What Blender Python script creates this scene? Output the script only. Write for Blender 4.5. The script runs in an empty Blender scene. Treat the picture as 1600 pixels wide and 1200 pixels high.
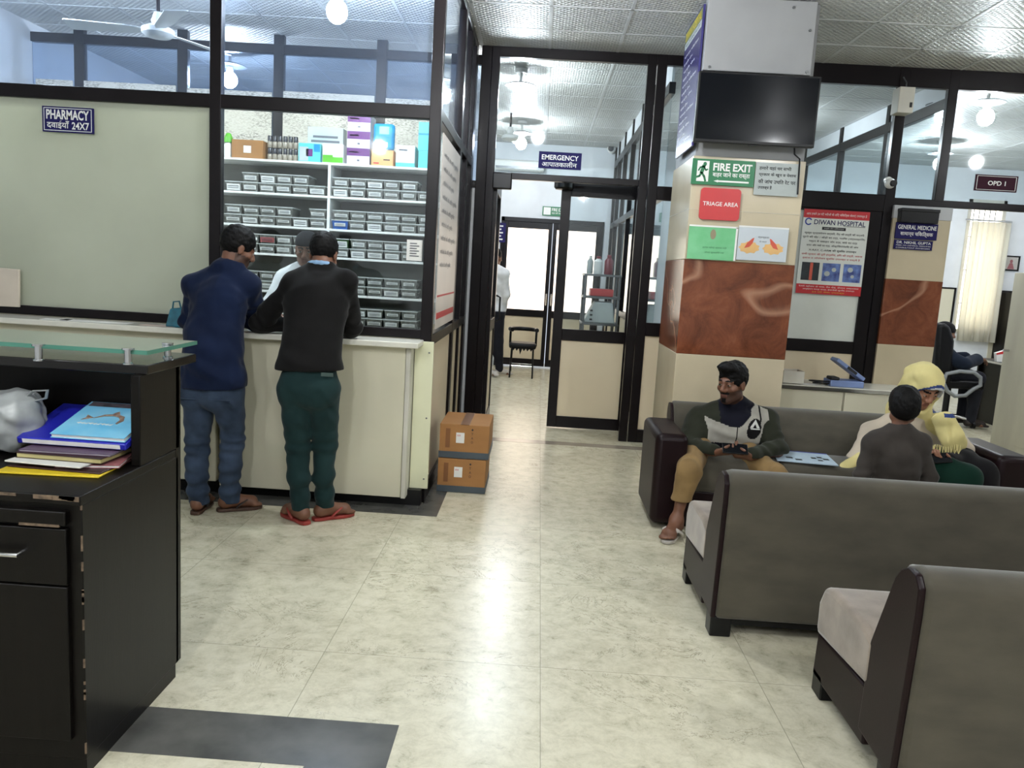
import bpy, bmesh, math, random
import numpy as np
from mathutils import Vector, Matrix, Euler
random.seed(7)
SC = bpy.context.scene
COL = SC.collection
PI = math.pi

# ---------------------------------------------------------------- camera
F = 1239.0                                     # focal length in pixels of the 1600x1200 frame
def _n(a): return a / np.linalg.norm(a)
_d = _n(np.array([44., -176., F]))
_v = np.array([-510., 8600., F]); _v = _n(_v - _d * (_v @ _d))
RW = np.array([np.cross(_v, _d), _d, -_v])     # camera (right, down, forward) to world
EYE = np.array([0., 0., 1.5])
def _ray(px, py): return RW @ np.array([(px - 800) / F, (py - 600) / F, 1.])
def P(px, py, Y):                              # point seen there, standing Y metres into the hall
    r = _ray(px, py); return Vector(EYE + r * (Y / r[1]))
def PX(px, py, X):
    r = _ray(px, py); return Vector(EYE + r * (X / r[0]))
def PZ(px, py, Z):
    r = _ray(px, py); return Vector(EYE + r * ((Z - 1.5) / r[2]))
cd = bpy.data.cameras.new('camera'); cam = bpy.data.objects.new('camera', cd); COL.objects.link(cam)
cd.sensor_fit = 'HORIZONTAL'; cd.sensor_width = 36; cd.lens = 36 * F / 1600; cd.clip_start = .05; cd.clip_end = 100
_r = RW @ np.array([1, 0, 0]); _u = RW @ np.array([0, -1, 0]); _b = RW @ np.array([0, 0, -1])
cam.matrix_world = Matrix(((_r[0], _u[0], _b[0], EYE[0]), (_r[1], _u[1], _b[1], EYE[1]), (_r[2], _u[2], _b[2], EYE[2]), (0, 0, 0, 1)))
SC.camera = cam

# ---------------------------------------------------------------- world, exposure
w = bpy.data.worlds.new('world'); SC.world = w; w.use_nodes = True
w.node_tree.nodes['Background'].inputs[0].default_value = (.80, .88, 1, 1)
w.node_tree.nodes['Background'].inputs[1].default_value = .35
vs = SC.view_settings
vs.view_transform = 'Standard'; vs.look = 'None'; vs.gamma = 1; vs.use_curve_mapping = False
vs.exposure = 1.5
SC.cycles.max_bounces = 8; SC.cycles.transparent_max_bounces = 24; SC.cycles.sample_clamp_indirect = 6
SC.cycles.caustics_reflective = False; SC.cycles.caustics_refractive = False
HALL_LAMP, ROOM_LAMP, PHARM_LAMP, OPD_LAMP = 200, 150, 270, 150     # emission strengths of the bulbs

# ---------------------------------------------------------------- materials
def lin(c): return tuple((x / 255 / 12.92 if x / 255 <= .04045 else ((x / 255 + .055) / 1.055) ** 2.4) for x in c) + (1,)
class N:                                        # small node helper
    def __init__(s, name):
        s.m = bpy.data.materials.new(name); s.m.use_nodes = True; s.t = s.m.node_tree; s.t.nodes.clear()
        s.out = s.t.nodes.new('ShaderNodeOutputMaterial')
    def n(s, typ, **kw):
        nd = s.t.nodes.new('ShaderNode' + typ)
        for k, v in kw.items():
            if k in ('operation', 'blend_type', 'data_type', 'wave_type', 'feature', 'bands_direction', 'noise_dimensions', 'distance'): setattr(nd, k, v)
            else: s.set(nd, k, v)
        return nd
    def set(s, nd, k, v):
        k = int(k[1:]) if k[0] == 'i' and k[1:].isdigit() else k.replace('_', ' ')
        if hasattr(v, 'is_linked') or isinstance(v, bpy.types.NodeSocket): s.t.links.new(v, nd.inputs[k])
        else: nd.inputs[k].default_value = v
    def math(s, op, a, b=0.0, c=0.0): return s.n('Math', operation=op, i0=a, i1=b, i2=c).outputs[0]
    def mix(s, f, a, b, bt='MIX'):
        nd = s.t.nodes.new('ShaderNodeMix'); nd.data_type = 'RGBA'; nd.blend_type = bt
        for k, v in ((0, f), (6, a), (7, b)):
            if isinstance(v, bpy.types.NodeSocket): s.t.links.new(v, nd.inputs[k])
            else: nd.inputs[k].default_value = v
        return nd.outputs[2]
    def ramp(s, f, stops):
        nd = s.t.nodes.new('ShaderNodeValToRGB'); s.t.links.new(f, nd.inputs[0]); e = nd.color_ramp.elements
        while len(e) < len(stops): e.new(.5)
        for q, (p, c) in zip(e, stops): q.position = p; q.color = c
        return nd.outputs[0]
    def co(s): return s.t.nodes.new('ShaderNodeTexCoord').outputs['Object']
    def fin(s, sh): s.t.links.new(sh, s.out.inputs[0]); return s.m
def mat(name, rgb, rough=.5, metal=0., var=.08, vs_=6., bump=0., bs=120., stretch=(1, 1, 1), sheen=0., coat=0., spec=.5, rgb2=None, emit=0.):
    k = N(name); c = k.co()
    mp = k.n('Mapping', Vector=c, Scale=stretch).outputs[0]
    no = k.n('TexNoise', Vector=mp, Scale=vs_, Detail=5.).outputs[0]
    base = lin(rgb); d2 = lin(rgb2) if rgb2 else tuple(x * (1 - var * 2.2) for x in base[:3]) + (1,)
    col = k.ramp(no, [(.3, d2), (.7, base)])
    b = k.n('BsdfPrincipled', Base_Color=col, Roughness=rough, Metallic=metal)
    b.inputs['Specular IOR Level'].default_value = spec
    if sheen: b.inputs['Sheen Weight'].default_value = sheen; b.inputs['Sheen Roughness'].default_value = .4
    if coat: b.inputs['Coat Weight'].default_value = coat; b.inputs['Coat Roughness'].default_value = .08
    if emit: k.set(b, 'Emission Color', col); b.inputs['Emission Strength'].default_value = emit
    if bump:
        n2 = k.n('TexNoise', Vector=mp, Scale=bs, Detail=3.).outputs[0]
        k.set(b, 'Normal', k.n('Bump', Height=n2, Strength=bump, Distance=.004).outputs[0])
    return k.fin(b.outputs[0])
def emis(name, rgb, st):
    k = N(name); return k.fin(k.n('Emission', Color=lin(rgb), Strength=st).outputs[0])
def glass(name, tint=(236, 242, 244), refl=1.0, haze=0.0, hz=(200, 210, 220)):
    k = N(name)
    tr = k.n('BsdfTransparent', Color=lin(tint)).outputs[0]
    gl = k.n('BsdfGlossy', Color=(1, 1, 1, 1), Roughness=.03).outputs[0]
    bf = k.t.nodes.new('ShaderNodeNewGeometry').outputs['Backfacing']   # the far face of a pane reflects like the near one
    ior = k.math('MULTIPLY_ADD', bf, 1 / 1.45 - 1.45, 1.45)
    fr = k.math('MULTIPLY', k.n('Fresnel', IOR=ior).outputs[0], refl)
    if haze: tr = k.n('MixShader', i0=haze, i1=tr, i2=k.n('BsdfDiffuse', Color=lin(hz)).outputs[0]).outputs[0]
    return k.fin(k.n('MixShader', i0=fr, i1=tr, i2=gl).outputs[0])
M = {}
def floor_mat():
    k = N('marble_tile'); c = k.co(); sp = k.n('SeparateXYZ', Vector=c)
    def grid(o, off, pitch, wd):
        u = k.math('ADD', k.math('DIVIDE', k.math('SUBTRACT', o, off), pitch), .5)
        f = k.math('ABSOLUTE', k.math('SUBTRACT', k.math('FRACT', u), .5))
        return k.math('LESS_THAN', f, wd / pitch), k.math('FLOOR', u)
    gx, cx = grid(sp.outputs[0], .096, .834, .0016); gy, cy = grid(sp.outputs[1], 2.86, .834, .0016)
    gr = k.math('MAXIMUM', gx, gy)
    rx = k.math('FLOOR', k.math('DIVIDE', k.math('SUBTRACT', sp.outputs[0], .096), .834)); ry = k.math('FLOOR', k.math('DIVIDE', k.math('SUBTRACT', sp.outputs[1], 2.86), .834))
    off = k.n('CombineXYZ', X=k.math('MULTIPLY', rx, 3.7), Y=k.math('MULTIPLY', ry, 5.3), Z=k.math('MULTIPLY', rx, 1.9)).outputs[0]
    v = k.n('VectorMath', operation='ADD', i0=c, i1=off).outputs[0]
    n1 = k.n('TexNoise', Vector=v, Scale=11., Detail=10., Roughness=.76, Distortion=.3).outputs[0]
    base = k.ramp(n1, [(.30, lin((150, 143, 120))), (.41, lin((192, 186, 162))), (.56, lin((210, 204, 180))), (.8, lin((221, 216, 198)))])
    wv = k.n('TexNoise', Vector=v, Scale=2.1, Detail=7., Roughness=.7, Distortion=1.4).outputs[0]
    line = k.math('ABSOLUTE', k.math('SUBTRACT', wv, .5))
    brk = k.n('TexNoise', Vector=v, Scale=1.7, Detail=2.).outputs[0]
    vein = k.math('MULTIPLY', k.ramp(line, [(.0, (1, 1, 1, 1)), (.007, (0, 0, 0, 1))]), k.ramp(brk, [(.47, (0, 0, 0, 1)), (.56, (1, 1, 1, 1))]))
    col = k.mix(k.math('MULTIPLY', vein, .75), base, lin((118, 106, 86)))
    sm = k.n('TexNoise', Vector=v, Scale=23., Detail=6., Roughness=.75, Distortion=1.).outputs[0]
    col = k.mix(k.ramp(sm, [(.28, (.5, .5, .5, 1)), (.38, (0, 0, 0, 1))]), col, lin((150, 147, 132)))
    col = k.mix(k.math('MULTIPLY', gr, .55), col, lin((120, 114, 98)))
    b = k.n('BsdfPrincipled', Base_Color=col, Roughness=.25)
    b.inputs['Specular IOR Level'].default_value = .45
    k.set(b, 'Normal', k.n('Bump', Height=n1, Strength=.02, Distance=.01).outputs[0])
    return k.fin(b.outputs[0])
def ceil_mat():
    k = N('ceiling_tile'); c = k.co(); sp = k.n('SeparateXYZ', Vector=c)
    r = k.n('Mapping', Vector=c, Rotation=(0, 0, PI / 4)).outputs[0]
    w1 = k.n('TexWave', Vector=r, Scale=9., bands_direction='X', Distortion=.6).outputs[1]; w2 = k.n('TexWave', Vector=r, Scale=9., bands_direction='Y', Distortion=.6).outputs[1]
    h = k.math('MULTIPLY', w1, w2)
    no = k.n('TexNoise', Vector=c, Scale=3., Detail=6.).outputs[0]
    col = k.ramp(no, [(.3, lin((190, 191, 188))), (.7, lin((206, 207, 204)))])
    b = k.n('BsdfPrincipled', Base_Color=col, Roughness=.42)
    k.set(b, 'Normal', k.n('Bump', Height=h, Strength=.8, Distance=.014).outputs[0])
    return k.fin(b.outputs[0])
def brown_mat():
    k = N('brown_marble'); c = k.co()
    n1 = k.n('TexNoise', Vector=c, Scale=4.5, Detail=8., Roughness=.7, Distortion=.8).outputs[0]
    base = k.ramp(n1, [(.3, lin((84, 44, 27))), (.55, lin((122, 68, 43))), (.75, lin((140, 84, 56)))])
    wv = k.n('TexNoise', Vector=c, Scale=.8, Detail=3., Roughness=.45, Distortion=.4).outputs[0]
    vein = k.ramp(k.math('ABSOLUTE', k.math('SUBTRACT', wv, .56)), [(0, (1, 1, 1, 1)), (.012, (0, 0, 0, 1))])
    col = k.mix(k.math('MULTIPLY', vein, .45), base, lin((205, 160, 130)))
    b = k.n('BsdfPrincipled', Base_Color=col, Roughness=.18)
    return k.fin(b.outputs[0])
def card_mat(name, rgb, ink):                    # newspaper: rows of grey print
    k = N(name); c = k.co()
    n = k.n('TexNoise', Vector=k.n('Mapping', Vector=c, Scale=(40, 40, 150)).outputs[0], Scale=1., Detail=2.).outputs[0]
    n2 = k.n('TexVoronoi', Vector=k.n('Mapping', Vector=c, Scale=(5, 5, 7)).outputs[0], Scale=1.).outputs[1]
    f = k.math('MULTIPLY', k.ramp(n, [(.48, (0, 0, 0, 1)), (.56, (1, 1, 1, 1))]), k.ramp(n2, [(.2, (.1, .1, .1, 1)), (.8, (.6, .6, .6, 1))]))
    col = k.mix(f, lin(rgb), lin(ink))
    return k.fin(k.n('BsdfPrincipled', Base_Color=col, Roughness=.8).outputs[0])
M['floor'] = floor_mat(); M['ceil'] = ceil_mat(); M['brown'] = brown_mat()
M['blackstone'] = mat('black_stone', (98, 97, 92), .25, var=.3, vs_=5, spec=.35, rgb2=(66, 66, 63))
M['greystone'] = mat('grey_stone', (150, 140, 126), .2, var=.1)
M['frame'] = mat('dark_bronze_aluminium', (20, 15, 17), .3, .0, var=.1, spec=.2)
M['beige'] = mat('beige_laminate', (214, 199, 170), .45, var=.04, vs_=2)
M['cream'] = mat('cream_laminate', (214, 209, 186), .4, var=.05, vs_=2)
M['beigetile'] = mat('beige_wall_tile', (202, 189, 161), .2, var=.06, vs_=3)
M['palewall'] = mat('white_paint', (222, 226, 230), .6, var=.03)
M['greywall'] = mat('grey_white_paint', (190, 192, 194), .6, var=.05, vs_=3)
M['glass'] = glass('clear_glass')
M['glasshaze'] = glass('lens_haze_glass', (222, 231, 242), 1.0, .06, (170, 190, 220))  # bluish lens haze put into the colour of the panes
M['dimwhite'] = mat('dim_white_paint', (150, 151, 152), .6, var=.06, vs_=3)  # white panel and plaster; the dim light on them is put into the grey
def frost_mat():
    k = N('frosted_film'); c = k.co(); no = k.n('TexNoise', Vector=c, Scale=1.2, Detail=4.).outputs[0]
    col = k.ramp(no, [(.3, lin((200, 204, 186))), (.7, lin((216, 220, 202)))])
    df = k.n('MixShader', i0=.42, i1=k.n('BsdfDiffuse', Color=col).outputs[0], i2=k.n('BsdfTranslucent', Color=col).outputs[0]).outputs[0]
    return k.fin(k.n('MixShader', i0=k.math('MULTIPLY', k.n('Fresnel', IOR=1.4).outputs[0], .6), i1=df, i2=k.n('BsdfGlossy', Roughness=.15).outputs[0]).outputs[0])
M['frost'] = frost_mat()
M['whitefilm'] = mat('white_film', (214, 218, 210), .4, var=.03)
M['news'] = card_mat('newsprint', (205, 198, 182), (70, 66, 60))
M['white'] = mat('white_plastic', (232, 232, 228), .35, var=.02)
M['offwhite'] = mat('off_white', (205, 202, 190), .5, var=.06)
M['paper'] = mat('paper', (226, 226, 222), .8, var=.03)
M['black'] = mat('black_plastic', (14, 14, 15), .35, spec=.3, var=.1)
M['blackwood'] = mat('black_brown_wood', (14, 11, 9), .36, spec=.2, var=.25, vs_=3, stretch=(14, 14, .6), bump=.06, bs=30)
M['chip'] = mat('chipped_edge', (120, 100, 80), .7, var=.3, vs_=60)
M['chrome'] = mat('chrome', (210, 210, 212), .15, 1., var=.02)
M['greymetal'] = mat('grey_metal', (110, 112, 114), .35, .6)
M['screen'] = mat('tv_glass', (8, 11, 17), .1, var=.02, spec=.22)
M['sofafab'] = mat('taupe_velvet', (78, 73, 61), .85, var=.16, vs_=5, bump=.12, bs=220, sheen=.35, stretch=(1, 1, 2.5))
M['seatfab'] = mat('light_taupe_velvet', (150, 136, 122), .85, var=.2, vs_=9, bump=.12, bs=220, sheen=.5)
M['maroon'] = mat('maroon_leatherette', (27, 12, 15), .4, spec=.2, var=.15, bump=.05, bs=200)
M['carton'] = mat('corrugated_cardboard', (164, 116, 66), .75, var=.08, vs_=4, stretch=(1, 1, 3))
M['navy'] = mat('navy_sign', (30, 26, 84), .6, var=.03, spec=.2)
M['signgreen'] = mat('sign_green', (14, 112, 66), .35, var=.03)
M['signred'] = mat('sign_red', (196, 48, 50), .35, var=.04)
M['red'] = mat('poster_red', (190, 26, 36), .45, var=.03)
M['ink'] = mat('black_ink', (24, 24, 28), .6, var=.02)
M['greyink'] = mat('grey_ink', (96, 98, 104), .6, var=.02)
M['blueink'] = mat('blue_ink', (40, 60, 150), .6, var=.02)
M['skin'] = mat('brown_skin', (116, 77, 57), .5, var=.08, vs_=25)
M['skin2'] = mat('brown_skin_shaven', (78, 52, 40), .55, var=.15, vs_=60)
M['skinlight'] = mat('light_brown_skin', (160, 112, 86), .5, var=.08, vs_=25)
M['lip'] = mat('lip', (102, 62, 52), .5)
M['eyew'] = mat('eye_white', (150, 140, 132), .35); M['iris'] = mat('iris_dark', (24, 15, 11), .15)
M['hair'] = mat('black_hair', (11, 9, 9), .62, var=.35, vs_=70, bump=.6, bs=140, stretch=(1, 1, .35), spec=.18)
M['lampglass'] = {}

# ---------------------------------------------------------------- mesh helpers
class MB:
    def __init__(s): s.bm = bmesh.new()
    def face(s, vs, mi=0):
        f = s.bm.faces.new([v if isinstance(v, bmesh.types.BMVert) else s.bm.verts.new(v) for v in vs]); f.material_index = mi; return f
    def hexa(s, p, mi=0):                       # p: 4 bottom points then 4 top points, same order
        v = [s.bm.verts.new(q) for q in p]
        for a in ((3, 2, 1, 0), (4, 5, 6, 7), (0, 1, 5, 4), (1, 2, 6, 5), (2, 3, 7, 6), (3, 0, 4, 7)): s.face([v[i] for i in a], mi)
        return s
    def box(s, x0, x1, y0, y1, z0, z1, mi=0, T=None):
        p = [Vector(q) for q in ((x0, y0, z0), (x1, y0, z0), (x1, y1, z0), (x0, y1, z0), (x0, y0, z1), (x1, y0, z1), (x1, y1, z1), (x0, y1, z1))]
        if T: p = [T @ q for q in p]
        return s.hexa(p, mi)
    def prism(s, poly, ext, mi=0):              # polygon of 3-D points, extruded by a vector
        ext = Vector(ext); a = [s.bm.verts.new(q) for q in poly]; b = [s.bm.verts.new(Vector(q) + ext) for q in poly]; n = len(a)
        s.face(a[::-1], mi); s.face(b, mi)
        for i in range(n): s.face((a[i], a[(i + 1) % n], b[(i + 1) % n], b[i]), mi)
        return s
    def tube(s, pts, r, n=10, mi=0, closed=False, rr=None, flat=None):
        pts = [Vector(p) for p in pts]; m = len(pts); rings = []; up = Vector((0, 0, 1)); last = None
        for i, p in enumerate(pts):
            t = (pts[(i + 1) % m] - pts[i - 1]) if closed else (pts[min(i + 1, m - 1)] - pts[max(i - 1, 0)])
            t.normalize()
            if last is None: a = t.cross(up) if abs(t.z) < .95 else t.cross(Vector((1, 0, 0)))
            else: a = last - t * last.dot(t)
            a.normalize(); last = a; b = t.cross(a); q = rr[i] if rr else r; fl = flat or 1
            rings.append([s.bm.verts.new(p + (a * math.cos(2 * PI * j / n) + b * math.sin(2 * PI * j / n) * fl) * q) for j in range(n)])
        for i in range(m if closed else m - 1):
            A = rings[i]; B = rings[(i + 1) % m]
            for j in range(n): s.face((A[j], A[(j + 1) % n], B[(j + 1) % n], B[j]), mi)
        if not closed: s.face(rings[0][::-1], mi); s.face(rings[-1], mi)
        return s
    def cyl(s, a, b, r0, r1=None, n=20, mi=0): return s.tube([a, b], r0, n, mi, rr=[r0, r0 if r1 is None else r1])
    def lathe(s, c, prof, n=28, mi=0):          # profile of (radius, z)
        c = Vector(c); rings = [[s.bm.verts.new(c + Vector((max(r, .0004) * math.cos(2 * PI * j / n), max(r, .0004) * math.sin(2 * PI * j / n), z))) for j in range(n)] for r, z in prof]
        for A, B in zip(rings, rings[1:]):
            for j in range(n): s.face((A[j], A[(j + 1) % n], B[(j + 1) % n], B[j]), mi)
        s.face(rings[0][::-1], mi); s.face(rings[-1], mi); return s
    def ball(s, c, rx, ry=None, rz=None, n=16, mi=0):
        ry = ry or rx; rz = rz or rx; c = Vector(c); rows = []
        for i in range(1, n // 2):
            t = PI * i / (n // 2); rows.append([s.bm.verts.new(c + Vector((rx * math.sin(t) * math.cos(2 * PI * j / n), ry * math.sin(t) * math.sin(2 * PI * j / n), -rz * math.cos(t)))) for j in range(n)])
        a = s.bm.verts.new(c - Vector((0, 0, rz))); b = s.bm.verts.new(c + Vector((0, 0, rz)))
        for A, B in zip(rows, rows[1:]):
            for j in range(n): s.face((A[j], A[(j + 1) % n], B[(j + 1) % n], B[j]), mi)
        for j in range(n): s.face((a, rows[0][(j + 1) % n], rows[0][j]), mi); s.face((b, rows[-1][j], rows[-1][(j + 1) % n]), mi)
        return s
    def build(s, name, mats, parent=None, bev=0., smooth=0., seg=2):
        bmesh.ops.recalc_face_normals(s.bm, faces=s.bm.faces)
        me = bpy.data.meshes.new(name)
        off = wloc(parent)
        bmesh.ops.translate(s.bm, verts=s.bm.verts, vec=-off)
        s.bm.to_mesh(me); s.bm.free()
        for m in (mats if isinstance(mats, (list, tuple)) else [mats]): me.materials.append(M[m] if isinstance(m, str) else m)
        if smooth: me.shade_smooth(); me.set_sharp_from_angle(angle=math.radians(smooth))
        o = bpy.data.objects.new(name, me); COL.objects.link(o); o.parent = parent
        if bev:
            b = o.modifiers.new('bevel', 'BEVEL'); b.width = bev; b.segments = seg; b.limit_method = 'ANGLE'; b.angle_limit = math.radians(35)
            if not smooth: me.shade_smooth(); me.set_sharp_from_angle(angle=math.radians(50))
        return o
def wloc(o):
    v = Vector((0, 0, 0))
    while o: v += o.location; o = o.parent
    return v
def tag(o, label=None, cat=None, group=None, kind=None):
    for k, v in (('label', label), ('category', cat), ('group', group), ('kind', kind)):
        if v: o[k] = v
    return o
def thing(name, label, cat, loc=(0, 0, 0), group=None):
    o = bpy.data.objects.new(name, None); COL.objects.link(o); o.location = loc; o.empty_display_size = .1
    return tag(o, label, cat, group)
def struct(name, loc=(0, 0, 0)):
    o = bpy.data.objects.new(name, None); COL.objects.link(o); o.location = loc; o['kind'] = 'structure'; return o
def kids(o): return [c for c in list(o.children)]
def copy_tree(o, parent=None):
    c = o.copy(); COL.objects.link(c); c.parent = parent
    for ch in list(o.children): copy_tree(ch, c)
    return c
def text(s, org, ux, uy, w, h, m, parent, name='lettering', depth=.0012, bold=0.0, fit=True, align=0):
    """Lettering laid in the plane of ux, uy: its box starts at org (lower left), w wide and h high."""
    cu = bpy.data.curves.new(name, 'FONT'); cu.body = s; cu.size = 1; cu.resolution_u = 3; cu.offset = bold
    tmp = bpy.data.objects.new(name, cu); COL.objects.link(tmp)
    dg = bpy.context.evaluated_depsgraph_get(); me = bpy.data.meshes.new_from_object(tmp.evaluated_get(dg))
    bpy.data.objects.remove(tmp); bpy.data.curves.remove(cu)
    if not me.vertices: return None
    co = np.zeros(len(me.vertices) * 3); me.vertices.foreach_get('co', co); co = co.reshape(-1, 3)
    mn = co.min(0); mx = co.max(0); ux = Vector(ux).normalized(); uy = Vector(uy).normalized(); nz = ux.cross(uy)
    sx = w / max(mx[0] - mn[0], 1e-5); sy = h / max(mx[1] - mn[1], 1e-5)
    if not fit: sx = min(sx, sy)
    off = wloc(parent); ox = align * (w - sx * (mx[0] - mn[0]))
    base = Vector(org) - off + nz * depth
    X = (co[:, 0:1] - mn[0]) * sx + ox; Yv = (co[:, 1:2] - mn[1]) * sy
    out = np.array(base)[None] + X * np.array(ux)[None] + Yv * np.array(uy)[None]
    me.vertices.foreach_set('co', out.ravel()); me.update()
    me.materials.clear(); me.materials.append(M[m] if isinstance(m, str) else m)
    o = bpy.data.objects.new(name, me); COL.objects.link(o); o.parent = parent
    return o
# ================================================================ setting
ZC = 3.4
YP, YE, YB = 4.9, 7.2, 12.4                     # pharmacy front, glazed cross wall, far wall
o = MB().box(-4.6, 8.2, -3.1, 13.0, -.1, 0).build('floor', 'floor'); o['kind'] = 'structure'
o = MB().box(-4.6, 8.2, -3.1, 13.0, ZC, ZC + .1).build('ceiling', 'ceil'); o['kind'] = 'structure'
g = MB()                                        # exposed grid of the suspended ceiling
x = .545 - .583 * 9
while x < 8.2: g.box(x - .011, x + .011, -3.1, 13, ZC - .003, ZC + .01); x += .583
y = 6.06 - .583 * 15
while y < 13: g.box(-4.6, 8.2, y - .011, y + .011, ZC - .003, ZC + .01); y += .583
tag(g.build('ceiling_grid', mat('grid_white', (215, 217, 217), .4)), kind='structure')
for nm, a in (('wall_left', (-4.7, -4.6, -3.1, 13, 0, ZC)), ('wall_right', (8.2, 8.3, -3.1, 13, 0, ZC)), ('wall_behind', (-4.6, 8.2, -3.2, -3.1, 0, ZC))):
    tag(MB().box(*a).build(nm, 'greywall'), kind='structure')
# far wall with the openings of the lit doors and of the window
wx0, wx1, wz0, wz1 = 6.36, 6.92, .95, 2.95
g = MB()
for a in ((-4.6, -.62, 0, ZC), (-.62, .92, 2.27, ZC), (.92, wx0, 0, ZC), (wx0, wx1, 0, wz0), (wx0, wx1, wz1, ZC), (wx1, 8.2, 0, ZC)):
    g.box(a[0], a[1], YB, YB + .12, a[2], a[3])
tag(g.build('wall_back', 'palewall'), kind='structure')
g = MB().box(3.62, wx0 - .02, YB - .012, YB, .0, 1.6).box(wx1 + .02, 7.3, YB - .012, YB, 0, 1.6)
tag(g.build('trim_1', 'cream'), kind='structure')
g = MB().box(3.62, wx0 - .02, YB - .02, YB, 1.6, 1.625).box(wx1 + .02, 8.0, YB - .02, YB, 1.6, 1.625).box(wx0 - .05, wx0 - .02, YB - .02, YB, 0, 1.625)
tag(g.build('trim_2', 'frame'), kind='structure')
# stone bands let into the floor
bands = ((-4.6, -.53, 4.606, 4.86, 'blackstone'), (-.65, -.53, 4.86, 6.84, 'blackstone'), (-.53, 3.9, 6.84, 6.98, 'greystone'), (3.9, 4.05, 5.0, 6.98, 'greystone'),
         (-4.6, -.368, 2.16, 2.405, 'blackstone'), (-.61, -.368, -1, 2.16, 'blackstone'))
for i, (x0, x1, y0, y1, m) in enumerate(bands):
    tag(MB().box(x0, x1, y0, y1, -.02, .0012).build('trim_%d' % (i + 3), m), kind='structure')

FR = .06
def framed(name, axis, c, posts, rails, panes, panels=(), t=.06):
    """A glazed screen: axis 'y' stands in the plane Y=c, axis 'x' in the plane X=c; every entry (a0, a1, z0, z1[, material])."""
    r = struct(name)
    def bx(nm, a0, a1, z0, z1, m, tt, bev=0.):
        b = MB()
        if axis == 'y': b.box(a0, a1, c - tt / 2, c + tt / 2, z0, z1)
        else: b.box(c - tt / 2, c + tt / 2, a0, a1, z0, z1)
        return b.build(nm, m, r, bev=bev)
    for p in posts: bx('post', *p[:4], 'frame', t, .004)
    for p in rails: bx('rail', *p[:4], 'frame', t * .96, .004)
    for p in panes: bx('glass_pane' if 'glass' in p[4] else 'film_pane', *p[:5], .006)
    for p in panels: bx('panel', *p[:5], .02)
    return r
# pharmacy front
framed('wall_pharmacy_front', 'y', YP,
       [(-4.6, -4.53, 1.05, ZC), (-2.04, -1.97, 1.05, ZC), (-.715, -.645, 0, ZC)],
       [(-4.6, -.7, 2.357, 2.435), (-4.6, -.7, 1.045, 1.10), (-4.6, -.7, 3.34, ZC)],
       [(-4.53, -2.04, 1.1, 2.357, 'frost'), (-4.53, -2.04, 2.435, 3.34, 'glasshaze'), (-1.97, -.715, 2.435, 3.34, 'glasshaze'), (-1.97, -.715, 1.1, 2.357, 'glass')],
       [(-4.6, -.715, .1, 1.045, 'cream')])
# pharmacy side wall
framed('wall_pharmacy_side', 'x', -.675,
       [(6.05, 6.16, 0, ZC), (6.56, 6.62, 0, ZC), (6.98, 7.17, 0, ZC)],
       [(4.93, 7.0, 2.36, 2.43), (4.93, 7.0, 1.0, 1.07), (4.93, 7.0, 3.34, ZC), (4.93, 7.0, 0, .1)],
       [(4.93, 6.05, 1.07, 2.36, 'glass'), (6.16, 6.56, 1.07, 2.36, 'glass'), (6.62, 6.98, 1.07, 2.36, 'glass'), (4.93, 6.05, 2.43, 3.34, 'glasshaze'), (6.16, 6.56, 2.43, 3.34, 'glasshaze'), (6.62, 6.98, 2.43, 3.34, 'glasshaze')],
       [(4.93, 6.05, .1, 1.0, 'beige'), (6.16, 6.56, .1, 1.0, 'beige'), (6.62, 6.98, .1, 1.0, 'beige')])
# cross wall behind the pharmacy: solid below, newspaper-lined glass above
px = [P(437, 100, YE)[0], P(597, 110, YE)[0], P(126, 90, YE)[0], P(287, 110, YE)[0]]
framed('wall_pharmacy_back', 'y', YE,
       [(v - .045, v + .045, 2.2, ZC) for v in px] + [(-.62, -.53, 0, ZC)],
       [(-4.6, -.6, 3.24, 3.32), (-4.6, -.6, 2.2, 2.26)],
       [(-4.6, -.62, 2.26, 3.24, 'glasshaze')], [(-4.6, -.62, 0, 2.2, 'greywall')])
ns = struct('trim_10')
xs = [-4.6] + sorted([v for v in px]) + [-.62]
for a, b in zip(xs, xs[1:]):
    MB().box(a + .05, b - .05, YE - .045, YE - .035, 2.26, 2.93 - .03 * random.random()).build('newspaper_lining', 'news', ns)
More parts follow.
